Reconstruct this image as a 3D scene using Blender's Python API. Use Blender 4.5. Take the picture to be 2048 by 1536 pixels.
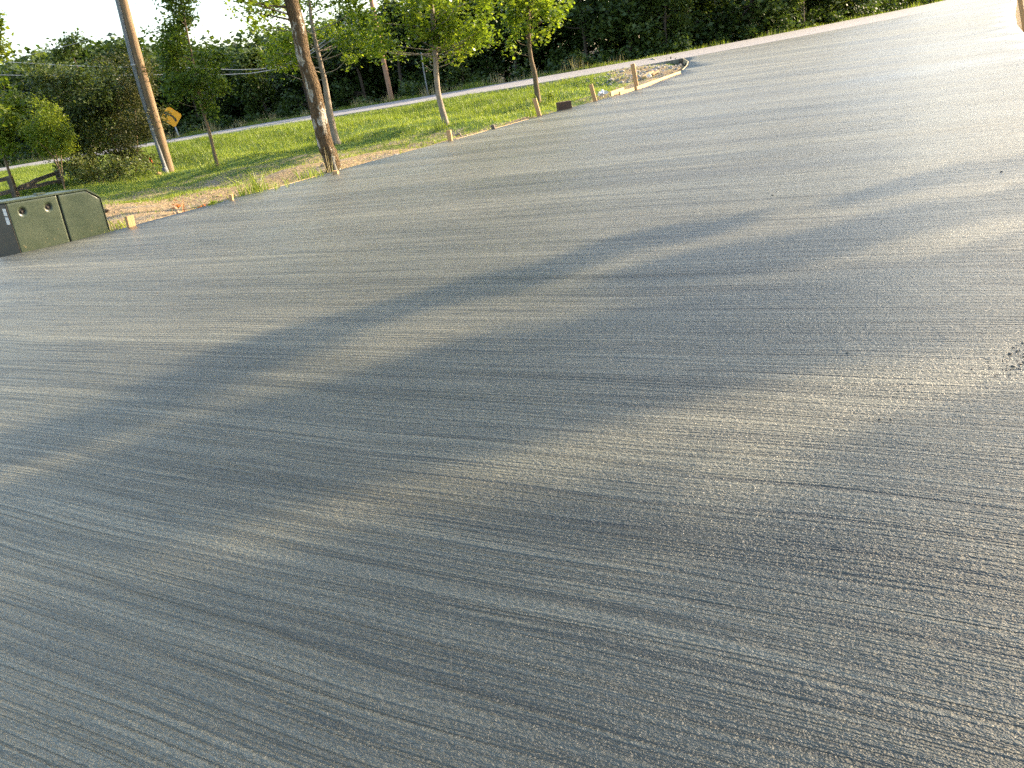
import bpy, bmesh, math, random
import numpy as np
from mathutils import Vector, Matrix

for o in list(bpy.data.objects): bpy.data.objects.remove(o, do_unlink=True)
SC = bpy.context.scene
COL = SC.collection
random.seed(7)
RNG = np.random.default_rng(11)
rad = math.radians

# ------------------------------------------------------------------ camera, sky, sun, exposure
CAM_H = 1.15
F_PX, ROLL, PITCH = 1650.0, rad(10.0), math.atan(633 / 1650)
SUN_AZ, SUN_EL = rad(20.0), rad(21.0)          # azimuth counted from +X towards +Y
EXPOSURE = 1.8

cam_data = bpy.data.cameras.new('camera')
cam = bpy.data.objects.new('camera', cam_data)
COL.objects.link(cam)
cam_data.sensor_width = 36.0
cam_data.lens = F_PX / 2048 * 36.0
cam_data.clip_start = 0.05
cam_data.clip_end = 6000
cam.matrix_world = (Matrix.Translation((0, 0, CAM_H)) @ Matrix.Rotation(math.pi / 2 - PITCH, 4, 'X')
                    @ Matrix.Rotation(-ROLL, 4, 'Z'))
SC.camera = cam

world = bpy.data.worlds.new('World')
SC.world = world
world.use_nodes = True
wn = world.node_tree
wn.nodes.clear()
sky = wn.nodes.new('ShaderNodeTexSky')
sky.sky_type = 'NISHITA'
sky.sun_disc = False
sky.sun_elevation = SUN_EL
sky.sun_rotation = math.pi / 2 - SUN_AZ
sky.altitude = 200
sky.air_density = 1.0
sky.dust_density = 2.3
sky.ozone_density = 0.15
bg = wn.nodes.new('ShaderNodeBackground')
bg.inputs['Strength'].default_value = 0.15
wo = wn.nodes.new('ShaderNodeOutputWorld')
wn.links.new(sky.outputs[0], bg.inputs[0])
wn.links.new(bg.outputs[0], wo.inputs[0])

sun_data = bpy.data.lights.new('sun', 'SUN')
sun_data.energy = 4.6
sun_data.angle = rad(0.6)
sun_data.color = (1.0, 0.79, 0.54)
sun = bpy.data.objects.new('sun', sun_data)
COL.objects.link(sun)
SUN_DIR = Vector((math.cos(SUN_AZ) * math.cos(SUN_EL), math.sin(SUN_AZ) * math.cos(SUN_EL), math.sin(SUN_EL)))
sun.rotation_euler = SUN_DIR.to_track_quat('Z', 'Y').to_euler()
sun.location = (20, 10, 20)

SC.view_settings.view_transform = 'Standard'
SC.view_settings.look = 'None'
SC.view_settings.exposure = EXPOSURE
SC.view_settings.gamma = 1.0
SC.view_settings.use_curve_mapping = False
SC.cycles.max_bounces = 5
SC.cycles.transparent_max_bounces = 8
SC.cycles.use_denoising = False
SC.cycles.use_adaptive_sampling = True
SC.cycles.adaptive_threshold = 0.025

# ------------------------------------------------------------------ measuring helpers (2048 px photograph -> metres)
def ray(x, y):
    dx, dy = x - 1024, 768 - y
    u = dx * math.cos(ROLL) + dy * math.sin(ROLL)
    v = -dx * math.sin(ROLL) + dy * math.cos(ROLL)
    return (u, F_PX * math.cos(PITCH) + v * math.sin(PITCH), -F_PX * math.sin(PITCH) + v * math.cos(PITCH))

def at(x, y, dist):
    r = ray(x, y); t = dist / r[1]
    return Vector((r[0] * t, dist, CAM_H + r[2] * t))

def hit(x, y, zf):
    r = ray(x, y); lo = None
    d = 0.8
    while d < 200:
        t = d / r[1]
        if CAM_H + r[2] * t < zf(r[0] * t, d):
            lo = d; break
        d *= 1.01
    if lo is None: lo = 200
    a, b = lo / 1.01, lo
    for _ in range(25):
        m = (a + b) / 2; t = m / r[1]
        if CAM_H + r[2] * t < zf(r[0] * t, m): b = m
        else: a = m
    t = b / r[1]
    return Vector((r[0] * t, b, zf(r[0] * t, b)))

def px_m(px, dist):                     # size in metres of px photo pixels at a distance
    return px * dist / F_PX * 1.0

def sstep(a, b, x):
    t = min(1, max(0, (x - a) / (b - a))); return t * t * (3 - 2 * t)

# ------------------------------------------------------------------ object helpers
def tag(o, label=None, cat=None, group=None, kind=None):
    if label: o['label'] = label
    if cat: o['category'] = cat
    if group: o['group'] = group
    if kind: o['kind'] = kind
    return o

def thing(name, label, cat, loc=(0, 0, 0), group=None):
    o = bpy.data.objects.new(name, None)
    o.empty_display_size = 0.1
    COL.objects.link(o); o.location = loc
    return tag(o, label, cat, group)

def link(name, mesh, mat, parent=None, smooth=False):
    """mesh is in world metres; parent's location is subtracted"""
    o = bpy.data.objects.new(name, mesh)
    COL.objects.link(o)
    if mat: 
        for m in (mat if isinstance(mat, (list, tuple)) else [mat]): mesh.materials.append(m)
    if parent:
        o.parent = parent
        b = Vector((0, 0, 0)); p = parent
        while p: b += p.location; p = p.parent
        mesh.transform(Matrix.Translation(-b))
    if smooth: mesh.shade_smooth()
    return o

def mesh_from(name, verts, faces):
    m = bpy.data.meshes.new(name)
    m.from_pydata([tuple(v) for v in verts], [], faces)
    m.update()
    return m

def np_mesh(name, verts, nper):
    """verts (N*nper,3) -> N separate faces of nper corners"""
    n = len(verts); nf = n // nper
    m = bpy.data.meshes.new(name)
    m.vertices.add(n); m.vertices.foreach_set('co', verts.astype(np.float32).ravel())
    m.loops.add(n); m.loops.foreach_set('vertex_index', np.arange(n, dtype=np.int32))
    m.polygons.add(nf)
    m.polygons.foreach_set('loop_start', np.arange(0, n, nper, dtype=np.int32))
    m.polygons.foreach_set('loop_total', np.full(nf, nper, dtype=np.int32))
    m.update(calc_edges=True)
    return m

class MB:
    def __init__(s): s.v = []; s.f = []
    def add(s, vs, fs):
        k = len(s.v); s.v += [Vector(v) for v in vs]; s.f += [tuple(i + k for i in f) for f in fs]
    def box(s, c, ax, ay, az):
        """c centre, half-axis vectors"""
        c, ax, ay, az = map(Vector, (c, ax, ay, az))
        vs = [c + sx * ax + sy * ay + sz * az for sz in (-1, 1) for sx, sy in ((-1, -1), (1, -1), (1, 1), (-1, 1))]
        s.add(vs, [(3, 2, 1, 0), (4, 5, 6, 7), (0, 1, 5, 4), (1, 2, 6, 5), (2, 3, 7, 6), (3, 0, 4, 7)])
    def tube(s, pts, radii, n=8, jit=0.0, seed=0, caps=True):
        rg = random.Random(seed)
        pts = [Vector(p) for p in pts]
        rings = []
        prev = None
        for i, p in enumerate(pts):
            d = (pts[min(i + 1, len(pts) - 1)] - pts[max(i - 1, 0)]).normalized()
            ref = Vector((0, 1, 0)) if abs(d.y) < 0.9 else Vector((1, 0, 0))
            if prev is not None: ref = prev
            e1 = (ref - d * ref.dot(d)).normalized(); e2 = d.cross(e1); prev = e1
            r = radii[i]
            rings.append([p + (e1 * math.cos(2 * math.pi * k / n) + e2 * math.sin(2 * math.pi * k / n)) * r * (1 + rg.uniform(-jit, jit)) for k in range(n)])
        vs = [v for r in rings for v in r]; fs = []
        for i in range(len(pts) - 1):
            for k in range(n):
                a = i * n + k; b = i * n + (k + 1) % n
                fs.append((a, b, b + n, a + n))
        if caps:
            fs.append(tuple(range(n - 1, -1, -1))); fs.append(tuple(range((len(pts) - 1) * n, len(pts) * n)))
        s.add(vs, fs)
    def mesh(s, name='mesh'): return mesh_from(name, s.v, s.f)

def bevel(mesh, w=0.004, seg=1):
    bm = bmesh.new(); bm.from_mesh(mesh)
    bmesh.ops.bevel(bm, geom=bm.edges[:], offset=w, segments=seg, affect='EDGES', clamp_overlap=True)
    bm.to_mesh(mesh); bm.free(); return mesh

def resample(pts, vals, n):
    """smooth polyline through pts (list of Vector) and values"""
    P = [Vector(p) for p in pts]; out = []; ov = []
    m = len(P) - 1
    for k in range(n + 1):
        s = k / n * m; i = min(int(s), m - 1); t = s - i
        p0, p1, p2, p3 = P[max(i - 1, 0)], P[i], P[i + 1], P[min(i + 2, m)]
        out.append(0.5 * ((2 * p1) + (p2 - p0) * t + (2 * p0 - 5 * p1 + 4 * p2 - p3) * t * t + (3 * p1 - p0 - 3 * p2 + p3) * t ** 3))
        ov.append(vals[i] * (1 - t) + vals[i + 1] * t)
    return out, ov

# ------------------------------------------------------------------ materials
class NT:
    def __init__(s, name):
        s.m = bpy.data.materials.new(name); s.m.use_nodes = True
        s.t = s.m.node_tree; s.t.nodes.clear()
        s.out = s.n('ShaderNodeOutputMaterial')
    def n(s, typ, **kw):
        nd = s.t.nodes.new(typ)
        for k, v in kw.items():
            if hasattr(nd, k): setattr(nd, k, v)
            else: nd.inputs[k].default_value = v
        return nd
    def l(s, a, b): s.t.links.new(a, b)
    def coord(s, out='Object'): return s.n('ShaderNodeTexCoord').outputs[out]
    def map(s, vec, scale=(1, 1, 1), rot=(0, 0, 0), loc=(0, 0, 0)):
        m = s.n('ShaderNodeMapping'); s.l(vec, m.inputs['Vector'])
        m.inputs['Scale'].default_value = scale; m.inputs['Rotation'].default_value = rot; m.inputs['Location'].default_value = loc
        return m.outputs[0]
    def noise(s, vec, scale, detail=3, rough=0.55, out=0):
        n = s.n('ShaderNodeTexNoise'); s.l(vec, n.inputs['Vector'])
        n.inputs['Scale'].default_value = scale; n.inputs['Detail'].default_value = detail; n.inputs['Roughness'].default_value = rough
        return n.outputs[out]
    def voro(s, vec, scale, feature='F1', out='Distance'):
        n = s.n('ShaderNodeTexVoronoi', feature=feature); s.l(vec, n.inputs['Vector']); n.inputs['Scale'].default_value = scale
        return n.outputs[out]
    def ramp(s, fac, stops):
        r = s.n('ShaderNodeValToRGB'); s.l(fac, r.inputs[0]); e = r.color_ramp.elements
        while len(e) > 1: e.remove(e[-1])
        e[0].position = stops[0][0]; e[0].color = (*stops[0][1], 1)
        for p, c in stops[1:]:
            x = e.new(p); x.color = (*c, 1)
        return r.outputs[0]
    def rng(s, fac, a, b, c=0.0, d=1.0):
        r = s.n('ShaderNodeMapRange'); s.l(fac, r.inputs[0])
        for i, v in enumerate((a, b, c, d)): r.inputs[i + 1].default_value = v
        return r.outputs[0]
    def math(s, op, a, b=None):
        m = s.n('ShaderNodeMath', operation=op)
        for i, x in enumerate((a, b)):
            if x is None: continue
            if isinstance(x, (int, float)): m.inputs[i].default_value = x
            else: s.l(x, m.inputs[i])
        return m.outputs[0]
    def mix(s, fac, a, b, blend='MIX'):
        m = s.n('ShaderNodeMix', data_type='RGBA', blend_type=blend)
        for sock, x in ((m.inputs[0], fac), (m.inputs[6], a), (m.inputs[7], b)):
            if isinstance(x, (int, float)): sock.default_value = x
            elif isinstance(x, tuple): sock.default_value = (*x, 1)
            else: s.l(x, sock)
        return m.outputs[2]
    def bump(s, h, dist=0.01, strength=1.0, normal=None):
        b = s.n('ShaderNodeBump'); s.l(h, b.inputs['Height'])
        b.inputs['Distance'].default_value = dist; b.inputs['Strength'].default_value = strength
        if normal is not None: s.l(normal, b.inputs['Normal'])
        return b.outputs[0]
    def bsdf(s, color, rough=0.7, spec=0.5, normal=None, metallic=0.0):
        p = s.n('ShaderNodeBsdfPrincipled')
        for nm, x in (('Base Color', color), ('Roughness', rough), ('Specular IOR Level', spec), ('Metallic', metallic)):
            if isinstance(x, (int, float)): p.inputs[nm].default_value = x
            elif isinstance(x, tuple): p.inputs[nm].default_value = (*x, 1)
            else: s.l(x, p.inputs[nm])
        if normal is not None: s.l(normal, p.inputs['Normal'])
        return p.outputs[0]
    def done(s, sh): s.l(sh, s.out.inputs['Surface']); return s.m

BROOM = math.atan2(ray(-1783, 620)[1], ray(-1783, 620)[0])      # direction of the broom strokes on the slab

def mat_slab():
    t = NT('broomed_concrete')
    co = t.coord()
    rot = t.map(co, rot=(0, 0, -BROOM))
    # slow wander of the strokes
    wob = t.noise(t.map(rot, scale=(0.42, 0.5, 1)), 1.0, 2, out=0)
    off = t.n('ShaderNodeCombineXYZ'); t.l(t.rng(wob, 0, 1, -0.07, 0.07), off.inputs[1])
    va = t.n('ShaderNodeVectorMath', operation='ADD'); t.l(rot, va.inputs[0]); t.l(off.outputs[0], va.inputs[1])
    w = va.outputs[0]
    def scratch(sa, sb, loc, width):                          # thin continuous grooves: contour lines of stretched noise
        n = t.noise(t.map(w, scale=(sa, sb, 1), loc=loc), 1.0, 2, 0.5)
        d = t.math('ABSOLUTE', t.math('SUBTRACT', n, 0.5))
        return t.rng(d, 0.0, width, 0.0, 1.0)
    l1 = t.noise(t.map(w, scale=(0.8, 62, 1)), 1.0, 2, 0.65)
    l2 = t.noise(t.map(w, scale=(3.0, 150, 1), loc=(3, 9, 0)), 1.0, 2, 0.5)
    l4 = t.noise(t.map(w, scale=(0.22, 11, 1), loc=(1, 5, 0)), 1.0, 2, 0.5)
    l5 = t.noise(t.map(w, scale=(0.10, 1.6, 1), loc=(8, 1, 0)), 1.0, 3, 0.6)
    # ragged edges: sand grains push the groove walls about
    rag = t.noise(co, 150, 1, 0.6)
    ro = t.n('ShaderNodeCombineXYZ'); t.l(t.rng(rag, 0, 1, -0.004, 0.004), ro.inputs[1])
    vr = t.n('ShaderNodeVectorMath', operation='ADD'); t.l(w, vr.inputs[0]); t.l(ro.outputs[0], vr.inputs[1])
    w0 = w; w = vr.outputs[0]
    s1 = scratch(0.22, 12, (7, 2, 0), 0.022)
    s2 = scratch(0.30, 26, (2, 8, 0), 0.040)
    s3 = scratch(0.5, 44, (5, 6, 0), 0.08)
    patch = t.rng(t.noise(t.map(w0, scale=(0.4, 1.5, 1)), 1.0, 2), 0.36, 0.62, 0.38, 1.0)
    patch2 = t.rng(t.noise(t.map(w0, scale=(0.5, 2.2, 1), loc=(4, 4, 0)), 1.0, 2), 0.40, 0.6, 0.3, 1.0)
    gr1 = t.noise(t.map(w0, scale=(0.6, 1, 1)), 105, 2, 0.75)
    pits = t.rng(t.voro(t.map(w0, scale=(0.6, 1, 1)), 38), 0.0, 0.2, 0, 1)
    pitsel = t.rng(t.noise(co, 6, 2), 0.55, 0.63, 0, 1)
    h = t.math('MULTIPLY', t.math('ADD', t.math('MULTIPLY', l1, 1.5), t.math('MULTIPLY', l2, 0.55)), patch)
    h = t.math('ADD', h, t.math('MULTIPLY', s1, 0.75))
    h = t.math('ADD', h, t.math('MULTIPLY', s2, t.math('MULTIPLY', patch, 0.72)))
    h = t.math('ADD', h, t.math('MULTIPLY', s3, t.math('MULTIPLY', patch2, 0.52)))
    h = t.math('ADD', h, t.math('MULTIPLY', gr1, 1.5))
    h = t.math('ADD', h, t.math('MULTIPLY', t.math('MULTIPLY', pits, pitsel), 0.35))
    # the finish was dragged lighter and tighter towards the road
    sep = t.n('ShaderNodeSeparateXYZ'); t.l(co, sep.inputs[0])
    h = t.math('MULTIPLY', h, t.rng(sep.outputs[1], 3.5, 13.0, 1.0, 0.22))
    nrm = t.bump(h, 0.0066)
    big = t.noise(t.map(w0, scale=(0.35, 0.9, 1)), 0.9, 3, 0.6)
    fine = t.noise(t.map(w0, scale=(0.55, 1, 1)), 120, 2, 0.75)
    c = t.ramp(big, [(0.3, (0.085, 0.091, 0.064)), (0.7, (0.118, 0.119, 0.084))])
    c = t.mix(t.math('ADD', t.math('MULTIPLY', t.math('SUBTRACT', t.rng(fine, 0.34, 0.66, 0.08, 0.92), 0.5), t.rng(sep.outputs[1], 4.0, 14.0, 1.0, 0.3)), 0.5), t.mix(0.25, c, (0.02, 0.02, 0.018)), t.mix(0.6, c, (0.21, 0.203, 0.16)))
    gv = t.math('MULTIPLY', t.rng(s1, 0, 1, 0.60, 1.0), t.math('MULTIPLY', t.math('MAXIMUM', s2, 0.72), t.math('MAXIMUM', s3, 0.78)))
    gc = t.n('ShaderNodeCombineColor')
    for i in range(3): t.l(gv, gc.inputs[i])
    c = t.mix(1.0, c, gc.outputs[0], 'MULTIPLY')              # self-shadow of the grooves painted into the colour
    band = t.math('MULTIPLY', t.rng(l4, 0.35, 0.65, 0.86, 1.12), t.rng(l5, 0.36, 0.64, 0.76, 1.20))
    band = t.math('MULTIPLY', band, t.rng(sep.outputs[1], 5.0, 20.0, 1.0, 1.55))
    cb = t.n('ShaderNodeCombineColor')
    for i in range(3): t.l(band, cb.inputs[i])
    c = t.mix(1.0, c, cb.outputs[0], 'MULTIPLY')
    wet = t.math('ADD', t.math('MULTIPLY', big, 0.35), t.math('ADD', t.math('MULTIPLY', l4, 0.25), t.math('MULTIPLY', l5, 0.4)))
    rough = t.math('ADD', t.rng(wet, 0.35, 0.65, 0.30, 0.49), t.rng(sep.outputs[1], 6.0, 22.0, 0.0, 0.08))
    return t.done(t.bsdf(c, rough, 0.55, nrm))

def mat_simple(name, c0, c1, scale=20, rough=0.8, bump_d=0.003, stretch=(1, 1, 1), spec=0.35, detail=4):
    t = NT(name); co = t.coord()
    v = t.map(co, scale=stretch)
    n = t.noise(v, scale, detail, 0.6)
    c = t.ramp(n, [(0.3, c0), (0.7, c1)])
    return t.done(t.bsdf(c, rough, spec, t.bump(n, bump_d)))

def mat_wood(name, c0, c1, axis=2, rough=0.7):
    st = [14, 14, 14]; st[axis] = 0.8
    return mat_simple(name, c0, c1, 6, rough, 0.004, tuple(st), 0.3, 5)

def mat_leaf(name, c0, c1, c2, trans=0.45, rough=0.42, spec=0.4):
    t = NT(name)
    a = t.n('ShaderNodeAttribute', attribute_name='tint')
    c = t.ramp(a.outputs['Fac'], [(0.0, c0), (0.55, c1), (1.0, c2)])
    p = t.bsdf(c, rough, spec)
    tr = t.n('ShaderNodeBsdfTranslucent')
    t.l(t.mix(1.0, c, (1.35, 1.35, 0.55), 'MULTIPLY'), tr.inputs[0])
    mx = t.n('ShaderNodeMixShader'); mx.inputs[0].default_value = trans
    t.l(p, mx.inputs[1]); t.l(tr.outputs[0], mx.inputs[2])
    return t.done(mx.outputs[0])

def mat_ground():
    t = NT('lawn_and_soil'); co = t.coord()
    a = t.n('ShaderNodeAttribute', attribute_name='soil').outputs['Fac']
    n1 = t.noise(co, 1.1, 5, 0.65); n2 = t.noise(co, 14, 4, 0.65); n3 = t.noise(co, 0.35, 3)
    soil = t.ramp(n2, [(0.25, (0.12, 0.088, 0.050)), (0.5, (0.27, 0.198, 0.112)), (0.75, (0.40, 0.315, 0.195))])
    grey = t.ramp(n2, [(0.25, (0.10, 0.090, 0.068)), (0.75, (0.27, 0.24, 0.185))])
    soil = t.mix(t.rng(n1, 0.52, 0.62), soil, grey)
    gr = t.ramp(n1, [(0.3, (0.05, 0.092, 0.018)), (0.7, (0.10, 0.165, 0.03))])
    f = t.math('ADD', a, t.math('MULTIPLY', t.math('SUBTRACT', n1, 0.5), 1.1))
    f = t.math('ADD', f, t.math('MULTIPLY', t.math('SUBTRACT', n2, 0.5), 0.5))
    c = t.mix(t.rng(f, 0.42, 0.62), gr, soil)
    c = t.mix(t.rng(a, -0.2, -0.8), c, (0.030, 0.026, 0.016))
    h = t.math('ADD', n2, t.math('MULTIPLY', n1, 2.0))
    return t.done(t.bsdf(c, 0.95, 0.15, t.bump(h, 0.05)))

def mat_bark_sycamore():
    t = NT('flaking_sycamore_bark'); co = t.coord()
    v = t.map(co, scale=(1, 1, 0.36))
    warp = t.noise(v, 9, 3, out=1)
    vm = t.mix(0.12, v, warp)
    n1 = t.noise(vm, 7.5, 4, 0.6); n2 = t.noise(v, 60, 4, 0.7); n3 = t.noise(vm, 16, 3, 0.6)
    flake = t.voro(vm, 26, 'DISTANCE_TO_EDGE')
    brown = t.ramp(n2, [(0.3, (0.040, 0.027, 0.014)), (0.7, (0.17, 0.115, 0.06))])
    pale = t.ramp(n3, [(0.35, (0.30, 0.26, 0.18)), (0.65, (0.46, 0.43, 0.36))])
    m = t.rng(n1, 0.535, 0.565)
    c = t.mix(m, brown, pale)
    h = t.math('SUBTRACT', t.math('ADD', t.math('MULTIPLY', n2, 0.7), t.math('MULTIPLY', t.rng(flake, 0, 0.2), 0.5)), t.math('MULTIPLY', m, 0.7))
    return t.done(t.bsdf(c, 0.9, 0.2, t.bump(h, 0.035)))

def mat_cabinet():
    t = NT('green_painted_steel'); co = t.coord()
    n = t.noise(co, 2.5, 4, 0.6); n2 = t.noise(t.map(co, scale=(1, 1, 0.4)), 40, 4, 0.7)
    c = t.ramp(n, [(0.3, (0.027, 0.041, 0.024)), (0.7, (0.038, 0.053, 0.028))])
    sep = t.n('ShaderNodeSeparateXYZ'); t.l(co, sep.inputs[0])
    low = t.rng(sep.outputs[2], 0.08, 0.45, 0.09, -0.03)          # splashed mud, thicker low down
    f = t.rng(t.math('ADD', t.noise(co, 30, 3, 0.6), low), 0.68, 0.76)
    c = t.mix(t.math('MULTIPLY', f, 0.55), c, (0.20, 0.16, 0.08))
    c = t.mix(t.rng(n2, 0.55, 0.9, 0, 0.12), c, (0.16, 0.14, 0.08))
    return t.done(t.bsdf(c, t.rng(n, 0.3, 0.7, 0.28, 0.42), 0.5, t.bump(n, 0.004)))

def mat_sticker():
    t = NT('printed_warning_sticker'); co = t.coord('Generated')
    b = t.n('ShaderNodeTexBrick'); t.l(t.map(co, scale=(1, 1, 1)), b.inputs['Vector'])
    ln = t.noise(t.map(co, scale=(9, 9, 22)), 1.0, 2)
    c = t.ramp(ln, [(0.48, (0.72, 0.71, 0.68)), (0.56, (0.30, 0.29, 0.29))])
    return t.done(t.bsdf(c, 0.5))

M = {}
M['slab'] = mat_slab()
M['ground'] = mat_ground()
M['road'] = mat_simple('worn_asphalt', (0.20, 0.192, 0.186), (0.27, 0.258, 0.248), 30, 0.7, 0.004, (1, 1, 1), 0.5)
M['leaf_syc'] = mat_leaf('cottonwood_leaf', (0.070, 0.115, 0.013), (0.140, 0.205, 0.024), (0.25, 0.30, 0.045), 0.52, 0.30, 0.5)
M['leaf_maple'] = mat_leaf('young_maple_leaf', (0.050, 0.085, 0.016), (0.090, 0.140, 0.026), (0.16, 0.21, 0.045), 0.48)
M['leaf_bright'] = mat_leaf('fresh_yellow_green_leaf', (0.09, 0.13, 0.016), (0.155, 0.21, 0.03), (0.26, 0.29, 0.055), 0.48)
M['leaf_dark'] = mat_leaf('dark_shrub_leaf', (0.040, 0.062, 0.018), (0.072, 0.105, 0.032), (0.16, 0.18, 0.08), 0.34)
M['leaf_olive'] = mat_leaf('olive_cedar_foliage', (0.034, 0.046, 0.016), (0.066, 0.078, 0.026), (0.125, 0.12, 0.045), 0.28, 0.6)
M['leaf_wood'] = mat_leaf('woodland_leaf', (0.028, 0.050, 0.014), (0.055, 0.090, 0.022), (0.105, 0.14, 0.035), 0.35, 0.5)
M['leaf_wood2'] = mat_leaf('pale_woodland_leaf', (0.040, 0.065, 0.014), (0.070, 0.105, 0.022), (0.12, 0.15, 0.035), 0.36, 0.5)
M['grass'] = mat_leaf('lawn_blade', (0.090, 0.135, 0.020), (0.175, 0.230, 0.036), (0.29, 0.33, 0.075), 0.45, 0.5)
M['dry'] = mat_leaf('dry_seed_stalk', (0.17, 0.14, 0.07), (0.27, 0.23, 0.13), (0.38, 0.34, 0.20), 0.3, 0.7)
M['orange_leaf'] = mat_leaf('dead_orange_leaf', (0.28, 0.09, 0.03), (0.42, 0.15, 0.045), (0.50, 0.25, 0.08), 0.3, 0.6)
M['syc'] = mat_bark_sycamore()
M['bark_grey'] = mat_simple('smooth_grey_bark', (0.16, 0.125, 0.095), (0.30, 0.25, 0.20), 18, 0.85, 0.006, (1, 1, 0.3))
M['bark_brown'] = mat_simple('brown_bark', (0.10, 0.070, 0.045), (0.20, 0.145, 0.09), 24, 0.9, 0.008, (1, 1, 0.3))
M['bark_dark'] = mat_simple('dark_bark', (0.035, 0.026, 0.018), (0.085, 0.065, 0.045), 14, 0.9, 0.01, (1, 1, 0.3))
M['pole'] = mat_simple('weathered_pole_wood', (0.12, 0.080, 0.045), (0.27, 0.185, 0.11), 9, 0.85, 0.006, (6, 6, 0.35))
M['pole_red'] = mat_simple('reddish_pole_wood', (0.20, 0.11, 0.065), (0.33, 0.20, 0.125), 9, 0.85, 0.006, (6, 6, 0.35))
M['conduit'] = mat_simple('grey_plastic_conduit', (0.14, 0.15, 0.16), (0.20, 0.21, 0.22), 8, 0.65, 0.001)
M['pine'] = mat_wood('new_pine_lumber', (0.34, 0.19, 0.08), (0.52, 0.33, 0.16))
M['pine_x'] = mat_wood('new_pine_board', (0.46, 0.30, 0.13), (0.64, 0.46, 0.23), 0)
M['grime_board'] = mat_wood('used_form_board', (0.26, 0.24, 0.15), (0.44, 0.40, 0.27), 0)
M['old_wood'] = mat_wood('old_grey_rail', (0.075, 0.058, 0.045), (0.19, 0.155, 0.125), 0, 0.9)
M['dark_block'] = mat_wood('dark_brown_lumber', (0.050, 0.030, 0.020), (0.10, 0.062, 0.040), 0)  # one dark brown tone over the whole block
M['tar'] = mat_simple('mortar_stained_steel', (0.025, 0.022, 0.018), (0.075, 0.064, 0.05), 30, 0.85)
M['stone'] = mat_simple('grey_stone', (0.17, 0.16, 0.15), (0.38, 0.36, 0.33), 16, 0.9, 0.01)
M['crumb'] = mat_simple('wet_concrete_crumb', (0.06, 0.06, 0.055), (0.14, 0.137, 0.125), 60, 0.7)
M['white_plastic'] = mat_simple('white_plastic_film', (0.70, 0.68, 0.64), (0.82, 0.80, 0.77), 9, 0.5)
M['cabinet'] = mat_cabinet()
M['end'] = mat_simple('shade_darkened_paint', (0.022, 0.020, 0.014), (0.036, 0.030, 0.021), 3, 0.6, 0.001)  # shade on the end face put into a darker base colour
M['gap'] = mat_simple('black_gap', (0.008, 0.008, 0.008), (0.015, 0.015, 0.014), 20, 0.9)
M['sticker'] = mat_sticker()
M['steel'] = mat_simple('galvanised_steel', (0.30, 0.31, 0.32), (0.42, 0.43, 0.44), 20, 0.45, 0.001)
M['sign_yellow'] = mat_simple('yellow_sign_sheeting', (0.72, 0.31, 0.008), (0.80, 0.36, 0.012), 6, 0.45, 0.0005)
M['black'] = mat_simple('black_sign_ink', (0.012, 0.012, 0.012), (0.02, 0.02, 0.02), 20, 0.5, 0.0002)
M['wire'] = mat_simple('aluminium_wire', (0.30, 0.30, 0.29), (0.42, 0.41, 0.40), 3, 0.5, 0.0002)
M['wire_dark'] = mat_simple('black_cable', (0.05, 0.05, 0.05), (0.08, 0.08, 0.08), 3, 0.6, 0.0002)
M['flag'] = mat_simple('orange_marker_flag', (0.75, 0.10, 0.04), (0.85, 0.15, 0.06), 8, 0.6, 0.0005)

# ------------------------------------------------------------------ terrain heights
Z_ROAD = 0.35
def zs(x, y):                                            # top of the slab
    return 0.345 * sstep(12.5, 29.5, y)

EDGE_PX = [(0, 515), (110, 491), (215, 465), (430, 407), (640, 350), (820, 302), (1000, 254), (1130, 218), (1240, 190), (1300, 171), (1345, 150)]
EDGE = [hit(x, y, zs) for x, y in EDGE_PX]
d0 = (EDGE[2] - EDGE[0]).normalized()
EDGE = [EDGE[0] - d0 * 14, EDGE[0] - d0 * 6] + EDGE
TIP_PX = [(1366, 140), (1376, 130), (1378, 123), (1368, 117), (1345, 114.5), (1310, 117), (1281, 122)]
TIP = [hit(x, y, zs) for x, y in TIP_PX]
X_TIP = max(p.x for p in TIP)

NEAR = [(-120, 92), (-60, 60.5), (-21, 40.6), (-13, 38.6), (-6.7, 35.6), (-0.45, 31.9), (5.1, 29.6), (11, 30.5), (18, 34.0), (30, 43.5), (60, 74), (110, 125)]
FAR = [(-126, 100), (-66, 69), (-24, 49.6), (-15.7, 46.9), (-8.8, 44.9), (-0.4, 41.2), (6.9, 38.9), (13, 40.8), (20.2, 45.2), (29.5, 53.2), (60, 86), (108, 140)]
nr, _ = resample([(x, y, 0) for x, y in NEAR], [0] * len(NEAR), 90)
fr, _ = resample([(x, y, 0) for x, y in FAR], [0] * len(FAR), 90)
NRX = np.array([p.x for p in nr]); NRY = np.array([p.y for p in nr])
FRX = np.array([p.x for p in fr]); FRY = np.array([p.y for p in fr])
EXT = EDGE + [TIP[0], TIP[1]]
EX = np.array([p.x for p in EXT] + [X_TIP]); EY = np.array([p.y for p in EXT] + [max(TIP, key=lambda p: p.x).y])
_tf = sorted(TIP[2:], key=lambda p: p.x)
TFX = np.array([p.x for p in _tf]); TFY = np.array([p.y for p in _tf])
RIGHT = [(9.0, -10), (8.6, -2), (9.2, 6), (11.0, 14)]

def near_y(x): return float(np.interp(x, NRX, NRY))
def far_y(x): return float(np.interp(x, FRX, FRY))
def edge_y(x): return float(np.interp(x, EX, EY))

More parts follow.
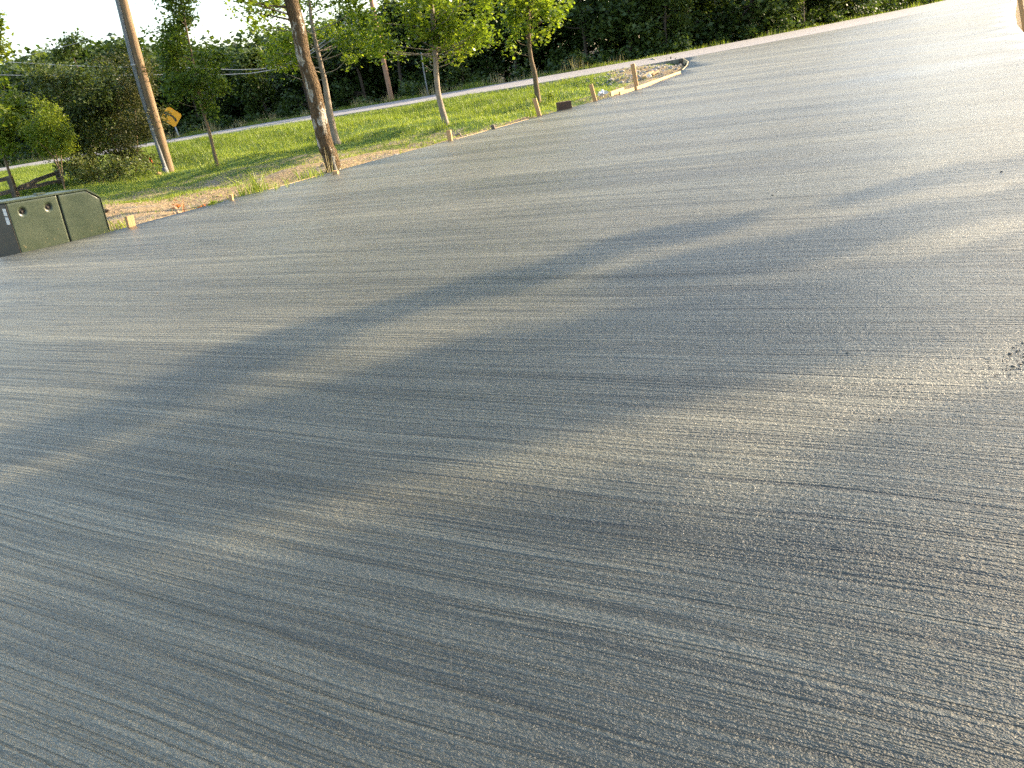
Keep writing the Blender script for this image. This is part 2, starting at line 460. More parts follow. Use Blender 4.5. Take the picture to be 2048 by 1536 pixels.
SOIL_PX = [(-60, 442), (0, 432), (200, 394), (340, 354), (435, 337), (560, 313), (672, 292), (800, 270), (900, 258), (1000, 247), (1075, 226), (1150, 204), (1200, 184), (1240, 163), (1285, 146)]
SX = SY = None
def lump(x, y):
    return 1.7 * (0.035 * math.sin(x * 1.3 + 0.7 * y) + 0.03 * math.sin(y * 1.9 - x * 0.6 + 1) + 0.02 * math.sin(x * 3.1 + y * 2.3))

def zg(x, y):                                            # natural ground
    ny, fy = near_y(x), far_y(x)
    if y >= fy:
        d = y - fy
        return Z_ROAD - 0.03 - 0.55 * sstep(0.5, 7, d) - 0.2 * sstep(7, 30, d)
    if y >= ny: return Z_ROAD - 0.10
    ey = edge_y(x) if x < EX[-1] else 99
    if x < X_TIP and y > ey and not (x > TFX[0] and y > np.interp(x, TFX, TFY)):
        t = (y - ey) / max(ny - ey, 0.5)
        d = y - ey
        z = -0.09 - 0.07 * (1 - sstep(-4.2, -3.0, x)) * (1 - sstep(1.2, 2.6, d)) + 0.03 * sstep(4.2, 5, x) + zs(x, ey) * 0.98 + (Z_ROAD - 0.10 - zs(x, ey) + 0.09) * sstep(0.25, 1, t)
        k = sstep(0.0, 0.7, d) * (1 - sstep(0.9, 1, t))
        # a low mound left of the middle, falling to a swale behind it
        z += 0.26 * math.exp(-(((x + 7.5) / 4.0) ** 2 + ((y - 27.5) / 2.6) ** 2))
        z -= 0.09 * math.exp(-((y - (ny - 4.2)) / 1.3) ** 2) * sstep(-14, -6, x)
        return z + lump(x, y) * k
    if x > 12.5 and x > 0.62 * y: return zs(x, y) - 0.14      # right-hand verge
    return zs(x, y) - 0.26                               # below the slab

sp = [hit(x, y, zg) for x, y in SOIL_PX]
SX = np.array([-40.0] + [p.x for p in sp] + [X_TIP]); SY = np.array([edge_y(-40) + 5] + [p.y for p in sp] + [40.0])
# ------------------------------------------------------------------ ground sheet
def axis_vals(a, b, step, outer):
    core = list(np.arange(a, b + 1e-6, step))
    return [-v for v in reversed(outer) if -v < a] + core + [v for v in outer if v > b]
xs_ = axis_vals(-36, 30, 0.4, [45, 60, 80, 110, 160, 260, 500, 1000, 2500])
ys_ = axis_vals(2, 62, 0.4, [5, 20, 70, 85, 110, 160, 260, 500, 1000, 2500])
verts = []; soil = []
for y in ys_:
    for x in xs_:
        xx = max(-36, min(30, x)) if abs(x) > 110 else x
        z = zg(x, y) if (abs(x) < 110 and -6 < y < 130) else -0.4
        verts.append((x, y, z))
        s = 0.0
        ny, fy = near_y(x), far_y(x)
        ey = edge_y(x) if x < EX[-1] else 99
        if x < X_TIP and ey < y < ny:
            ly = max(float(np.interp(x, SX, SY)), ey + 0.4)
            fr_ = (y - ey) / (ly - ey)
            s = 1.0 - 0.52 * sstep(0.2, 0.75, fr_) - 0.48 * sstep(0.92, 1.0 + 0.9 / (ly - ey), fr_)
            if x > 4.2: s = max(s, 0.9 * sstep(4.2, 5.2, x))
        elif x > 11 and x > 0.6 * y: s = 1.0
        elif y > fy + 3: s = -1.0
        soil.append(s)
nx = len(xs_)
faces = [(j * nx + i, j * nx + i + 1, (j + 1) * nx + i + 1, (j + 1) * nx + i) for j in range(len(ys_) - 1) for i in range(nx - 1)]
gm = mesh_from('ground', verts, faces)
gm.attributes.new('soil', 'FLOAT', 'POINT').data.foreach_set('value', np.array(soil, dtype=np.float32))
ground = link('ground', gm, M['ground'], smooth=True)
tag(ground, 'grassy lawn and bare tan soil around the slab and road', 'ground', kind='structure')

# ------------------------------------------------------------------ slab
poly = [(p.x, p.y) for p in EDGE] + [(p.x, p.y) for p in TIP]
# back along the road's near edge to the right, then the right hand edge of the drive
join_x = TIP[-1].x
poly += [(join_x - 0.6, near_y(join_x - 0.6) - 0.01)]
for x in np.arange(join_x, 16.0, 0.8): poly.append((float(x), near_y(float(x)) - 0.01))
c_r = hit(2032, 52, zs)
poly = poly[:-1] if False else poly
RI = [(2036, -22), (2033, 5), (2030, 28), (2034, 50), (2048, 66), (2075, 84), (2130, 110)]
for x_ in np.arange(16.0, 25.0, 0.8): poly.append((float(x_), near_y(float(x_)) - 0.01))
p_end = hit(2036, -22, zs)
poly += [(25.2, near_y(25.2) - 1.5), (23.2, 35.5), (20.5, 32.5)]
poly += [(p.x, p.y) for p in (hit(x_, y_, zs) for x_, y_ in RI)]
poly += [(15.5, 14.5), (14.2, 10), (13, 4), (12.5, -9), (-16, -9)]
bm = bmesh.new()
f = bm.faces.new([bm.verts.new((x, y, 0)) for x, y in poly])
bmesh.ops.triangulate(bm, faces=[f])
for y in np.arange(11, 36, 0.8):
    bmesh.ops.bisect_plane(bm, geom=bm.verts[:] + bm.edges[:] + bm.faces[:], plane_co=(0, float(y), 0), plane_no=(0, 1, 0))
for x in np.arange(-14, 25, 1.0):
    bmesh.ops.bisect_plane(bm, geom=bm.verts[:] + bm.edges[:] + bm.faces[:], plane_co=(float(x), 0, 0), plane_no=(1, 0, 0))
for v in bm.verts: v.co.z = zs(v.co.x, v.co.y)
bmesh.ops.recalc_face_normals(bm, faces=bm.faces[:])
if bm.faces[0].normal.z < 0: bmesh.ops.reverse_faces(bm, faces=bm.faces[:])
for fc in bm.faces: fc.smooth = True
be = [e for e in bm.edges if e.is_boundary]
r = bmesh.ops.extrude_edge_only(bm, edges=be)
for v in r['geom']:
    if isinstance(v, bmesh.types.BMVert): v.co.z -= 0.2
for fc in bm.faces:
    if abs(fc.normal.z) < 0.5: fc.smooth = False
bm.normal_update()
sm = bpy.data.meshes.new('concrete_slab'); bm.to_mesh(sm); bm.free()
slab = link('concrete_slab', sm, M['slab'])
tag(slab, 'freshly poured grey concrete driveway with broom-stroke finish', 'pavement', kind='structure')

# ------------------------------------------------------------------ road
mb = MB()
for i in range(90):
    a, b, c, d = nr[i], nr[i + 1], fr[i + 1], fr[i]
    mb.add([(a.x, a.y, Z_ROAD), (b.x, b.y, Z_ROAD), (c.x, c.y, Z_ROAD), (d.x, d.y, Z_ROAD)], [(0, 1, 2, 3)])
    mb.add([(a.x, a.y, Z_ROAD), (a.x, a.y, Z_ROAD - 0.3), (b.x, b.y, Z_ROAD - 0.3), (b.x, b.y, Z_ROAD)], [(0, 1, 2, 3)])
    mb.add([(c.x, c.y, Z_ROAD), (c.x, c.y, Z_ROAD - 0.3), (d.x, d.y, Z_ROAD - 0.3), (d.x, d.y, Z_ROAD)], [(0, 1, 2, 3)])
road = link('road', mb.mesh('road'), M['road'])
tag(road, 'pale grey worn asphalt road passing behind the lawn', 'road', kind='structure')

# ------------------------------------------------------------------ foliage
def leaf_shape(cent, size, rng, up_bias=0.35, kind='kite', stretch=1.5, droop=0.0):
    """cent (N,3) size (N,) -> quads (N*4,3), each a pointed leaf with a fold"""
    n = len(cent)
    nrm = rng.normal(size=(n, 3)); nrm[:, 2] = np.abs(nrm[:, 2]) + up_bias * 2
    nrm /= np.linalg.norm(nrm, axis=1)[:, None]
    d = rng.normal(size=(n, 3)); d[:, 2] -= droop
    d -= nrm * np.sum(d * nrm, axis=1)[:, None]; d /= np.linalg.norm(d, axis=1)[:, None] + 1e-9
    s = np.cross(nrm, d)
    L = size[:, None] * 0.5; W = L / stretch
    a = cent - d * L
    b = cent + s * W - d * L * 0.1 + nrm * W * 0.25
    c = cent + d * L
    e = cent - s * W - d * L * 0.1 + nrm * W * 0.25
    return np.stack([a, b, c, e], axis=1).reshape(-1, 3)

def clump_points(clumps, n, rng, hollow=0.55):
    """clumps: list of (cx,cy,cz,rx,ry,rz,weight)"""
    cl = np.array(clumps, dtype=float)
    w = cl[:, 6] / cl[:, 6].sum()
    idx = rng.choice(len(cl), size=n, p=w)
    d = rng.normal(size=(n, 3)); d /= np.linalg.norm(d, axis=1)[:, None]
    r = (hollow + (1 - hollow) * rng.random(n)) * (0.75 + 0.35 * rng.random(n))
    inner = rng.random(n) < 0.25
    r[inner] = rng.random(inner.sum()) ** 0.5 * 0.8
    return cl[idx, :3] + d * cl[idx, 3:6] * r[:, None], idx

def tinted(mesh, nleaf, rng, base=0.5, spread=0.22, per=None):
    v = np.clip(rng.normal(base, spread, nleaf) + (0 if per is None else per), 0, 1).astype(np.float32)
    mesh.attributes.new('tint', 'FLOAT', 'FACE').data.foreach_set('value', v)

def crown_mesh(name, clumps, n, size, seed, hollow=0.5, up=0.35, stretch=1.5, droop=0.3, base=0.45, sub=0.0):
    rng = np.random.default_rng(seed)
    p, idx = clump_points(clumps, n if not sub else n // 7, rng, hollow)
    if sub:                                              # sprays of leaves round twig ends
        p = np.repeat(p, 7, axis=0); idx = np.repeat(idx, 7)
        p = p + rng.normal(size=p.shape) * sub
    sz = size * rng.uniform(0.65, 1.3, len(p))
    m = np_mesh(name, leaf_shape(p, sz, rng, up, stretch=stretch, droop=droop), 4)
    per = rng.normal(0, 0.13, len(clumps))[idx]
    tinted(m, len(p), rng, base, 0.2, per)
    return m

def limbs(mb, root_pts, clumps, rng, r0=0.03, r1=0.006, n=5):
    """thin limbs from the trunk polyline out to the clump centres"""
    for c in clumps:
        c0 = Vector(c[:3])
        best = min(root_pts, key=lambda p: (p - c0).length + max(0, p.z - c0.z + 0.25) * 3)
        mid = best.lerp(c0, 0.5) + Vector((rng.uniform(-.1, .1), rng.uniform(-.1, .1), rng.uniform(-0.12, 0.05)))
        pts, rr = resample([best, mid, c0], [r0, (r0 + r1) / 2, r1], 6)
        mb.tube(pts, rr, n, 0.05, seed=rng.randint(0, 999), caps=False)

def scatter_clumps(cx, cy, cz, rx, ry, rz, k, rng, cr=(0.35, 0.7), fill=0.35):
    out = []
    while len(out) < k:
        d = Vector((rng.gauss(0, 1), rng.gauss(0, 1), rng.gauss(0, 1))).normalized()
        r = rng.uniform(fill, 1.0)
        s = rng.uniform(*cr)
        out.append((cx + d.x * rx * r, cy + d.y * ry * r, cz + d.z * rz * r, s, s, s * rng.uniform(0.55, 0.8), s * s))
    return out

def px_trunk(pts, dist, dy=0.0):
    """pts: (x, y, width px) from base to top, at one distance"""
    P = [at(x, y, dist + dy * i) for i, (x, y, w) in enumerate(pts)]
    R = [px_m(w, dist) / 2 for _, _, w in pts]
    return P, R

# ---- tree with the flaking trunk, standing right at the slab edge
def build_tree(name, label, cat_group, trunk_px, dist, mat_bark, mat_lf, clumps_px, nleaf, lsize, seed,
               jit=0.04, nside=12, grow=None, sub=0.10, extra_top=None, cz=(0.4, 0.75), base=0.5, limb_r=0.013, stretch=1.25):
    """clumps_px: list of (x, y, radius_px, depth offset) in photo pixels; extra_top: list of 3-D ellipsoids"""
    rng = random.Random(seed)
    P, R = px_trunk(trunk_px, dist)
    if grow:                                             # continue above the frame
        d = (P[-1] - P[-2]).normalized()
        for k, (h, rr) in enumerate(grow):
            P.append(P[len(trunk_px) - 1] + Vector((d.x * h * 0.8, rng.uniform(-.1, .1), h))); R.append(rr)
    base_p = P[0].copy(); base_p.z = zg(P[0].x, P[0].y)
    P[0].z = min(P[0].z, base_p.z) - 0.08
    pts, rr = resample(P, R, 6 * len(P))
    rr[0] *= 1.25; rr[1] *= 1.15; rr[2] *= 1.06
    t = thing(name, label, 'tree', base_p, cat_group)
    cl = []
    for (x, y, r, dy) in clumps_px:
        c = at(x, y, dist + dy); q = px_m(r, dist)
        cl.append((c.x, c.y, c.z, q, q, q * 0.75, q * q))
    cl += extra_top or []
    mb = MB(); mb.tube(pts, rr, nside, jit, seed)
    link('trunk', mb.mesh('trunk'), mat_bark, t, True)
    for c_ in cl[::2]:
        mb = MB(); limbs(mb, pts[len(pts) // 3:], [c_], rng, limb_r)
        link('limb', mb.mesh('limb'), mat_bark, t, True)
    link('crown', crown_mesh('crown', cl, nleaf, lsize, seed, 0.2, sub=sub, base=base, stretch=stretch), mat_lf, t)
    return t

def top_clumps(p, dist, seed, spread=1.6, height=2.2, k=14, cr=(0.4, 0.7)):
    rng = random.Random(seed)
    c = at(p[0], p[1], dist)
    return scatter_clumps(c.x, c.y, c.z + height * 0.6, spread, spread, height, k, rng, cr)

def pxcl(x0, x1, y0, y1, k, seed, r=(22, 45), dy=1.0):
    rg = random.Random(seed)
    return [(rg.uniform(x0, x1), rg.uniform(y0, y1), rg.uniform(*r), rg.uniform(-dy, dy)) for _ in range(k)]

def dist_of(px, py):
    return hit(px, py, zg).y

# T1: big flaking trunk
d1 = edge_y(-2.2) + 0.9
build_tree('sycamore_tree', 'mature tree with thick flaking brown and cream trunk at the slab edge', None,
           [(671, 352, 30), (660, 310, 30), (652, 293, 30), (638, 234, 29), (626, 176, 28), (608, 117, 26), (597, 58, 26), (582, 0, 25), (572, -60, 23)],
           d1, M['syc'], M['leaf_syc'],
           [(505, 8, 22, -.3), (545, -8, 30, .2), (485, 20, 16, 0), (520, 38, 16, .2), (470, -12, 26, -.4)], 9000, 0.085, 21,
           jit=0.05, nside=16, grow=[(0.6, 0.09), (1.6, 0.06), (2.6, 0.03)], extra_top=top_clumps((560, -150), d1, 3, 1.4, 1.5, 16), limb_r=0.02)

# T2: grey trunk behind it
d2 = dist_of(672, 288)
build_tree('cottonwood_tree', 'slim pale grey tree standing on the lawn behind the flaking trunk', None,
           [(673, 288, 16), (664, 250, 14), (656, 205, 12), (650, 165, 10), (641, 125, 8), (630, 80, 7), (622, 35, 6), (616, -20, 5)],
           d2, M['bark_grey'], M['leaf_syc'],
           pxcl(520, 745, -20, 85, 26, 5, (18, 34)) + pxcl(540, 600, 60, 145, 7, 6, (14, 24)) + pxcl(690, 740, 60, 120, 6, 8, (14, 24)) + [(545, 130, 14, 0), (575, 148, 12, .3), (705, 118, 16, .2), (500, 60, 14, 0), (475, 20, 14, 0)],
           11500, 0.088, 22, grow=[(1.2, 0.04), (2.4, 0.02)], extra_top=top_clumps((620, -120), d2, 4, 1.5, 1.5, 16))

# T3: middle tree by the stake
d3 = dist_of(892, 250)
build_tree('cottonwood_tree', 'curved grey trunk tree with glossy leaves beside the short square stake', None,
           [(894, 250, 12), (883, 215, 11), (875, 176, 10), (871, 117, 9.5), (869, 78, 9), (864, 20, 8), (859, -30, 7)],
           d3, M['bark_grey'], M['leaf_syc'],
           pxcl(760, 985, -20, 80, 30, 15, (18, 36)) + pxcl(890, 1010, 60, 112, 9, 16, (14, 24)) + pxcl(735, 830, 60, 120, 8, 18, (14, 24)) + [(905, 112, 18, -.3), (862, 112, 14, .5), (1025, 100, 11, 0), (850, 130, 9, 0)],
           12500, 0.09, 23, grow=[(1.2, 0.05), (2.4, 0.02)], extra_top=top_clumps((858, -120), d3, 5, 1.8, 1.6, 16))

# T4: right-hand tree
d4 = dist_of(1076, 206)
build_tree('cottonwood_tree', 'rightmost lawn tree with a slender crooked trunk and yellow-green leaves', None,
           [(1077, 206, 12), (1073, 176, 10), (1069, 146, 9), (1062, 117, 8), (1058, 78, 7), (1057, 20, 6), (1055, -30, 5)],
           d4, M['bark_brown'], M['leaf_syc'],
           pxcl(1010, 1130, -25, 62, 22, 25, (13, 26)) + [(1028, 72, 12, 0), (1090, 72, 13, 0), (1102, 52, 11, 0), (1078, 92, 9, 0), (1018, 98, 10, 0), (1132, 8, 12, 0), (1120, 30, 10, 0)],
           8500, 0.105, 24, grow=[(1.2, 0.05), (2.4, 0.02)], extra_top=top_clumps((1056, -110), d4, 6, 1.6, 1.4, 14), base=0.55)

# T5: thin young maple left of the flaking trunk
d5 = dist_of(435, 333)
build_tree('maple_tree', 'thin young tree with dense dark green crown right of the utility pole', None,
           [(435, 333, 7), (427, 300, 6.5), (418, 262, 6), (409, 232, 5.5), (402, 205, 5), (390, 140, 4), (375, 70, 3.5), (362, 0, 3)],
           d5, M['bark_brown'], M['leaf_maple'],
           pxcl(330, 445, 95, 190, 26, 31, (14, 28), 0.7) + pxcl(332, 382, -20, 80, 18, 32, (14, 22), 0.5) + pxcl(375, 445, 190, 225, 6, 33, (9, 16), .5) + [(455, 172, 10, 0), (420, 232, 9, 0), (318, 75, 9, 0), (415, 85, 10, 0), (300, 62, 7, 0), (462, 178, 7, 0), (350, 200, 10, 0)],
           10000, 0.085, 25, grow=[(1.0, 0.03), (1.9, 0.012)], extra_top=top_clumps((355, -110), d5, 7, 0.55, 1.0, 8, (0.3, 0.5)), sub=0.09, limb_r=0.010)

# T6: sapling by the fence and the bright bush
d6 = dist_of(28, 396) - 0.3
build_tree('sapling', 'leaning thin sapling with broad bright leaves at the left fence post', None,
           [(32, 394, 5), (24, 362, 5), (12, 325, 4.5), (4, 300, 4), (-6, 260, 3.5), (-14, 200, 3)],
           d6, M['bark_brown'], M['leaf_bright'],
           pxcl(-40, 40, 190, 300, 18, 41, (12, 22), .5) + [(25, 240, 14, 0), (45, 265, 12, 0), (8, 170, 10, 0), (20, 310, 12, 0), (40, 300, 10, 0)],
           4200, 0.12, 26, extra_top=top_clumps((-30, 120), d6, 8, 0.6, 0.8, 8, (0.3, 0.5)), sub=0.10, limb_r=0.012)

def shrub(name, label, base_px, dist, stems_px, clumps_px, nleaf, lsize, mat_lf, mat_st, seed, cat='shrub', stretch=1.6, sub=0.09, base=0.45, hollow=0.3, up=0.3):
    b = at(*base_px, dist); b.z = zg(b.x, b.y)
    t = thing(name, label, cat, b)
    rng = random.Random(seed)
    cl = []
    for (x, y, r, dy) in clumps_px:
        c = at(x, y, dist + dy); q = px_m(r, dist); cl.append((c.x, c.y, c.z, q, q, q * 0.85, q * q))
    link('foliage', crown_mesh('foliage', cl, nleaf, lsize, seed, hollow, sub=sub, base=base, stretch=stretch, up=up), mat_lf, t)
    for s in stems_px:
        mb = MB()
        P = [at(x, y, dist + rng.uniform(-.15, .15)) for x, y in s]
        if zg(P[0].x, P[0].y) < P[0].z + 0.3: P[0].z = min(P[0].z, zg(P[0].x, P[0].y) - 0.03)
        pts, rr = resample(P, [0.022] + [0.012] * (len(P) - 1), 8)
        mb.tube(pts, rr, 6, 0.05, rng.randint(0, 99))
        link('stem', mb.mesh('stem'), mat_st, t, True)
    return t

d7 = dist_of(128, 378)
shrub('bush', 'feathery yellow-green bush above the right half of the green cabinet', (130, 384), d7 - 1.2,
      [[(130, 384), (122, 350), (112, 310), (95, 260)], [(130, 384), (124, 340), (122, 300), (118, 250)], [(130, 384), (120, 345), (100, 305), (70, 280)]],
      pxcl(60, 130, 225, 305, 24, 51, (12, 22), .5) + [(75, 210, 12, 0), (100, 215, 13, 0), (120, 240, 12, 0)], 9000, 0.07, M['leaf_bright'], M['bark_brown'], 51, stretch=2.4, base=0.5)
shrub('bush', 'tall grey-green bush with pale shimmering leaf tips behind the yellow-green bush', (170, 372), d7 + 0.6,
      [[(175, 372), (170, 330), (160, 270), (140, 200)], [(185, 372), (190, 320), (205, 260), (200, 200)], [(178, 370), (150, 320), (110, 260), (95, 200)]],
      pxcl(70, 215, 145, 250, 34, 52, (20, 34), .9) + pxcl(120, 210, 240, 350, 20, 53, (16, 28), .8), 17000, 0.085, M['leaf_dark'], M['bark_brown'], 52, base=0.5)
shrub('bush', 'dense olive evergreen bush with browned right side beside the utility pole', (270, 362), d7 + 1.2,
      [[(240, 362), (225, 320), (205, 280)], [(240, 362), (238, 320), (222, 270)], [(232, 362), (215, 330), (190, 320)], [(270, 360), (275, 300), (270, 220)]],
      pxcl(200, 300, 125, 260, 34, 54, (20, 34), .9) + pxcl(215, 325, 250, 345, 24, 55, (14, 26), .8) + [(318, 240, 14, 0), (327, 228, 9, 0), (325, 236, 9, 0), (329, 240, 8, 0), (326, 248, 11, 0), (328, 255, 10, 0), (330, 222, 8, 0), (325, 285, 12, 0), (330, 315, 9, 0), (225, 110, 14, 0), (250, 118, 14, 0)], 19000, 0.07, M['leaf_olive'], M['bark_brown'], 54, stretch=2.2, base=0.45)
shrub('bush', 'low leafy shrub at the foot of the dark bushes', (200, 372), d7 - 0.6,
      [[(200, 374), (196, 350), (190, 330)], [(205, 374), (208, 350), (212, 335)]],
      pxcl(150, 240, 320, 360, 12, 56, (9, 16), .4) + [(265, 325, 10, 0), (280, 335, 8, 0)], 3000, 0.075, M['leaf_dark'], M['bark_brown'], 57, base=0.75)

# ------------------------------------------------------------------ woodland beyond the road
def wood_tree_mesh(seed, h, w, n, size, low=0.05, k=26):
    rng = random.Random(seed)
    cl = []
    for _ in range(k):
        z = rng.uniform(low, 1.0)
        prof = math.sin(math.pi * min(1, 0.18 + 0.80 * z)) ** 0.7
        a = rng.uniform(0, 2 * math.pi); r = w * prof * math.sqrt(rng.uniform(0.05, 1)) * 0.8
        s = rng.uniform(0.16, 0.30) * w * 1.3
        cl.append((r * math.cos(a), r * math.sin(a), z * (h - s * 0.6), s, s, s * 0.7, s * s))
    cm = crown_mesh('crown', cl, n, size, seed, 0.45, stretch=1.4, sub=size * 0.9)
    mb = MB()
    pts, rr = resample([(0, 0, -0.5), (0.1, 0, h * 0.3), (-0.1, 0.1, h * 0.6), (0, 0, h * 0.85)], [0.14, 0.11, 0.08, 0.03], 8)
    mb.tube(pts, rr, 7, 0.06, seed)
    limbs(mb, pts[2:], cl[::2], rng, 0.05, 0.012)
    tm = mb.mesh('trunk'); tm.shade_smooth()
    return cm, tm

WV = []
for i, (h, w, low) in enumerate([(7.0, 2.5, 0.02), (7.6, 2.2, 0.10), (6.4, 2.7, 0.0), (8.2, 2.5, 0.14), (5.2, 2.2, 0.0)]):
    cm, tm = wood_tree_mesh(100 + i, h, w, 6500, 0.24, low)
    cm.materials.append(M['leaf_wood'] if i not in (2, 4) else M['leaf_wood2']); tm.materials.append(M['bark_dark'])
    WV.append((cm, tm, h))

def wood_tree(x, y, var, sc, rot, label, group='woodland trees beyond the road', name='woodland_tree'):
    t = thing(name, label, 'tree', (x, y, zg(x, y) - 0.05), group)
    t.rotation_euler = (0, 0, rot); t.scale = (sc, sc, sc)
    cm, tm, h = WV[var]
    for nm, m in (('crown', cm), ('trunk', tm)):
        o = bpy.data.objects.new(nm, m); COL.objects.link(o); o.parent = t
    return t

rw = random.Random(77)
lab = 'dark green woodland tree in the row just beyond the road'
x = -46.0
row = []
while x < 30:
    fy = far_y(x)
    row.append((x + rw.uniform(-.5, .5), fy + rw.uniform(5.0, 8.0) - 2.0 * sstep(4, 14, x)))
    x += rw.uniform(2.6, 3.7)
ANCH = [(-60, 'left frame edge'), (25, 'fence post sapling'), (100, 'yellow-green bush'), (185, 'grey-green bush'), (300, 'brown utility pole'), (400, 'young dark green tree'), (620, 'flaking trunk'), (775, 'distant reddish pole'), (872, 'curved grey trunk'), (1066, 'rightmost lawn tree'), (1190, 'stake by the white litter'), (1268, 'tallest stake'), (1372, 'tip of the soil island'), (1550, 'yellow-green shrubby tree'), (1760, 'far right road edge')]
def px_of(p):
    q = cam.matrix_world.inverted() @ Vector(p)
    return 1024 + q.x / -q.z * F_PX
taken = set()
def row_label(x, y):
    px = px_of((x, y, 1.5))
    for a, nm in sorted(ANCH, key=lambda k: abs(k[0] - px)):
        d = px - a
        w_ = 'right behind' if abs(d) < 22 else (('a little ' if abs(d) < 60 else 'well ') + ('right' if d > 0 else 'left') + ' of')
        lb = 'dark woodland tree beyond the road, ' + w_ + ' the ' + nm
        if lb not in taken:
            taken.add(lb); return lb
    return lab
for i, (x, y) in enumerate(row):
    big = 0.86 + 0.12 * sstep(-8, 0, x) + 0.22 * sstep(2, 16, x) - 0.25 * sstep(18, 26, x)
    wood_tree(x, y, rw.choice([0, 1, 2, 3]), big * rw.uniform(0.8, 1.02), rw.uniform(0, 6.28), row_label(x, y))

# a few singled out
def wood_at(px, py, dist, var, top_px, label, rot=0.0):
    """base pixel column, distance and the pixel its top reaches"""
    p = at(px, py, dist); tp = at(top_px[0], top_px[1], dist)
    return wood_tree(p.x, p.y, var, (tp.z - zg(p.x, p.y)) / WV[var][2], rot, label, None)
wood_at(1560, 60, far_y(17) + 4.2, 4, (1545, -60), 'yellow-green shrubby tree close behind the far right road edge', 1.0)
wood_at(1640, 40, far_y(20) + 4.2, 4, (1630, -50), 'sunlit pale green shrubby tree furthest right beyond the road', 2.0)
wood_at(1335, 90, far_y(11) + 3.6, 2, (1325, -70), 'leafy tree with sunlit right side behind the tip of the soil island', 3.1)
wood_at(930, 180, far_y(0) + 4.0, 4, (920, 95), 'small rounded bush right of the curved trunk beyond the road', 4.4)
wood_at(205, 200, 74, 3, (185, 84), 'tall rounded tree crown rising above the bushes left of the utility pole', 0.4)
wood_at(275, 200, 78, 0, (250, 82), 'broad tree crown rising behind the utility pole', 0.9)
wood_at(130, 220, 82, 2, (115, 100), 'lower tree crown at the skyline above the yellow-green bush', 1.9)
wood_at(30, 240, 84, 1, (15, 128), 'leftmost skyline tree above the sapling', 2.6)
wood_at(65, 240, 80, 0, (55, 122), 'dark low skyline tree just right of the leftmost one', 3.3)
wood_at(350, 180, 72, 2, (335, 90), 'skyline tree between the utility pole and the young dark tree', 2.2)
wood_at(490, 180, 66, 1, (475, 82), 'skyline tree left of the flaking trunk under the dark cable', 2.9)

# unseen trees added beside the drive to block low sky glow near the sun
for i, (x, y, v, sc) in enumerate([(25, -9, 0, 0.85), (27, -4.5, 2, 0.9), (28.5, 0, 1, 0.8), (29, 4.5, 0, 0.9), (29.5, 9, 2, 0.95), (30.5, 13.5, 1, 0.85), (32, 18, 0, 0.9)]):
    wood_tree(x, y, v, sc, i * 1.3, ('first', 'second', 'third', 'fourth', 'fifth', 'sixth', 'seventh')[i] + ' of seven unseen glow-blocking trees added right of the drive, counted from the near end', 'trees added to block low sky glow', 'glow_block_tree')

# the rest of the wood, one mass
rng = np.random.default_rng(5)
cl = []
rg = random.Random(9)
for _ in range(900):
    x = rg.uniform(-62, 34); y = far_y(x) + rg.uniform(8.5, 20)
    top = 4.6 + 1.2 * sstep(-8, 2, x) + 3.0 * sstep(4, 16, x) - 2.0 * sstep(22, 32, x)
    h = top * rg.random() ** 0.8
    s = rg.uniform(1.0, 1.7)
    cl.append((x, y, zg(x, y) + h, s, s, s * 0.8, s * s))
sky_px = [(-120, 140), (0, 124), (60, 114), (100, 100), (150, 88), (200, 78), (320, 80), (430, 82), (500, 74), (560, 62), (640, 46), (760, 24)]
for _ in range(330):
    px = rg.uniform(-120, 760); ysk = float(np.interp(px, [a for a, b in sky_px], [b for a, b in sky_px]))
    dd = rg.uniform(62, 84); s = rg.uniform(1.0, 1.8)
    hz = 125 + 0.1763 * (1024 - px)
    py = ysk + px_m(1, 1) * 0 + s * 0.85 * F_PX / dd + (rg.random() ** 1.5) * (hz - ysk + 20)
    q_ = at(px, py, dd)
    cl.append((q_.x, q_.y, q_.z, s, s, s * 0.8, s * s))
bw = link('woodland', crown_mesh('woodland', cl, 240000, 0.42, 12, 0.4, stretch=1.3, sub=0.35, base=0.3), M['leaf_wood'])
tag(bw, 'dense dark wood behind the row of roadside trees', 'woodland', kind='stuff')

# undergrowth along the wood
cl = []
for _ in range(260):
    x = rg.uniform(-60, 45); y = far_y(x) + rg.uniform(2.2, 6.0) - 1.2 * sstep(4, 14, x)
    s = rg.uniform(0.35, 0.8)
    cl.append((x, y, zg(x, y) + s * rg.uniform(0.3, 0.9), s, s, s * 0.8, s * s))
ug = link('undergrowth', crown_mesh('undergrowth', cl, 30000, 0.2, 13, 0.4, stretch=1.6, sub=0.12), M['leaf_wood'])
tag(ug, 'low tangled undergrowth at the foot of the wood', 'undergrowth', kind='stuff')

# ------------------------------------------------------------------ grass
def blades(name, pts, h, w, seed, lean=0.35):
    rng = np.random.default_rng(seed)
    n = len(pts)
    a = rng.random(n) * 2 * np.pi
    hh = h * rng.uniform(0.5, 1.3, n); ww = w * rng.uniform(0.7, 1.3, n)
    s = np.stack([np.cos(a), np.sin(a), np.zeros(n)], 1) * ww[:, None] * 0.5
    ln = rng.normal(size=(n, 3)) * lean; ln[:, 2] = 1
    tip = pts + ln * hh[:, None]
    v = np.stack([pts - s, pts + s, tip], 1).reshape(-1, 3)
    return np_mesh(name, v, 3)

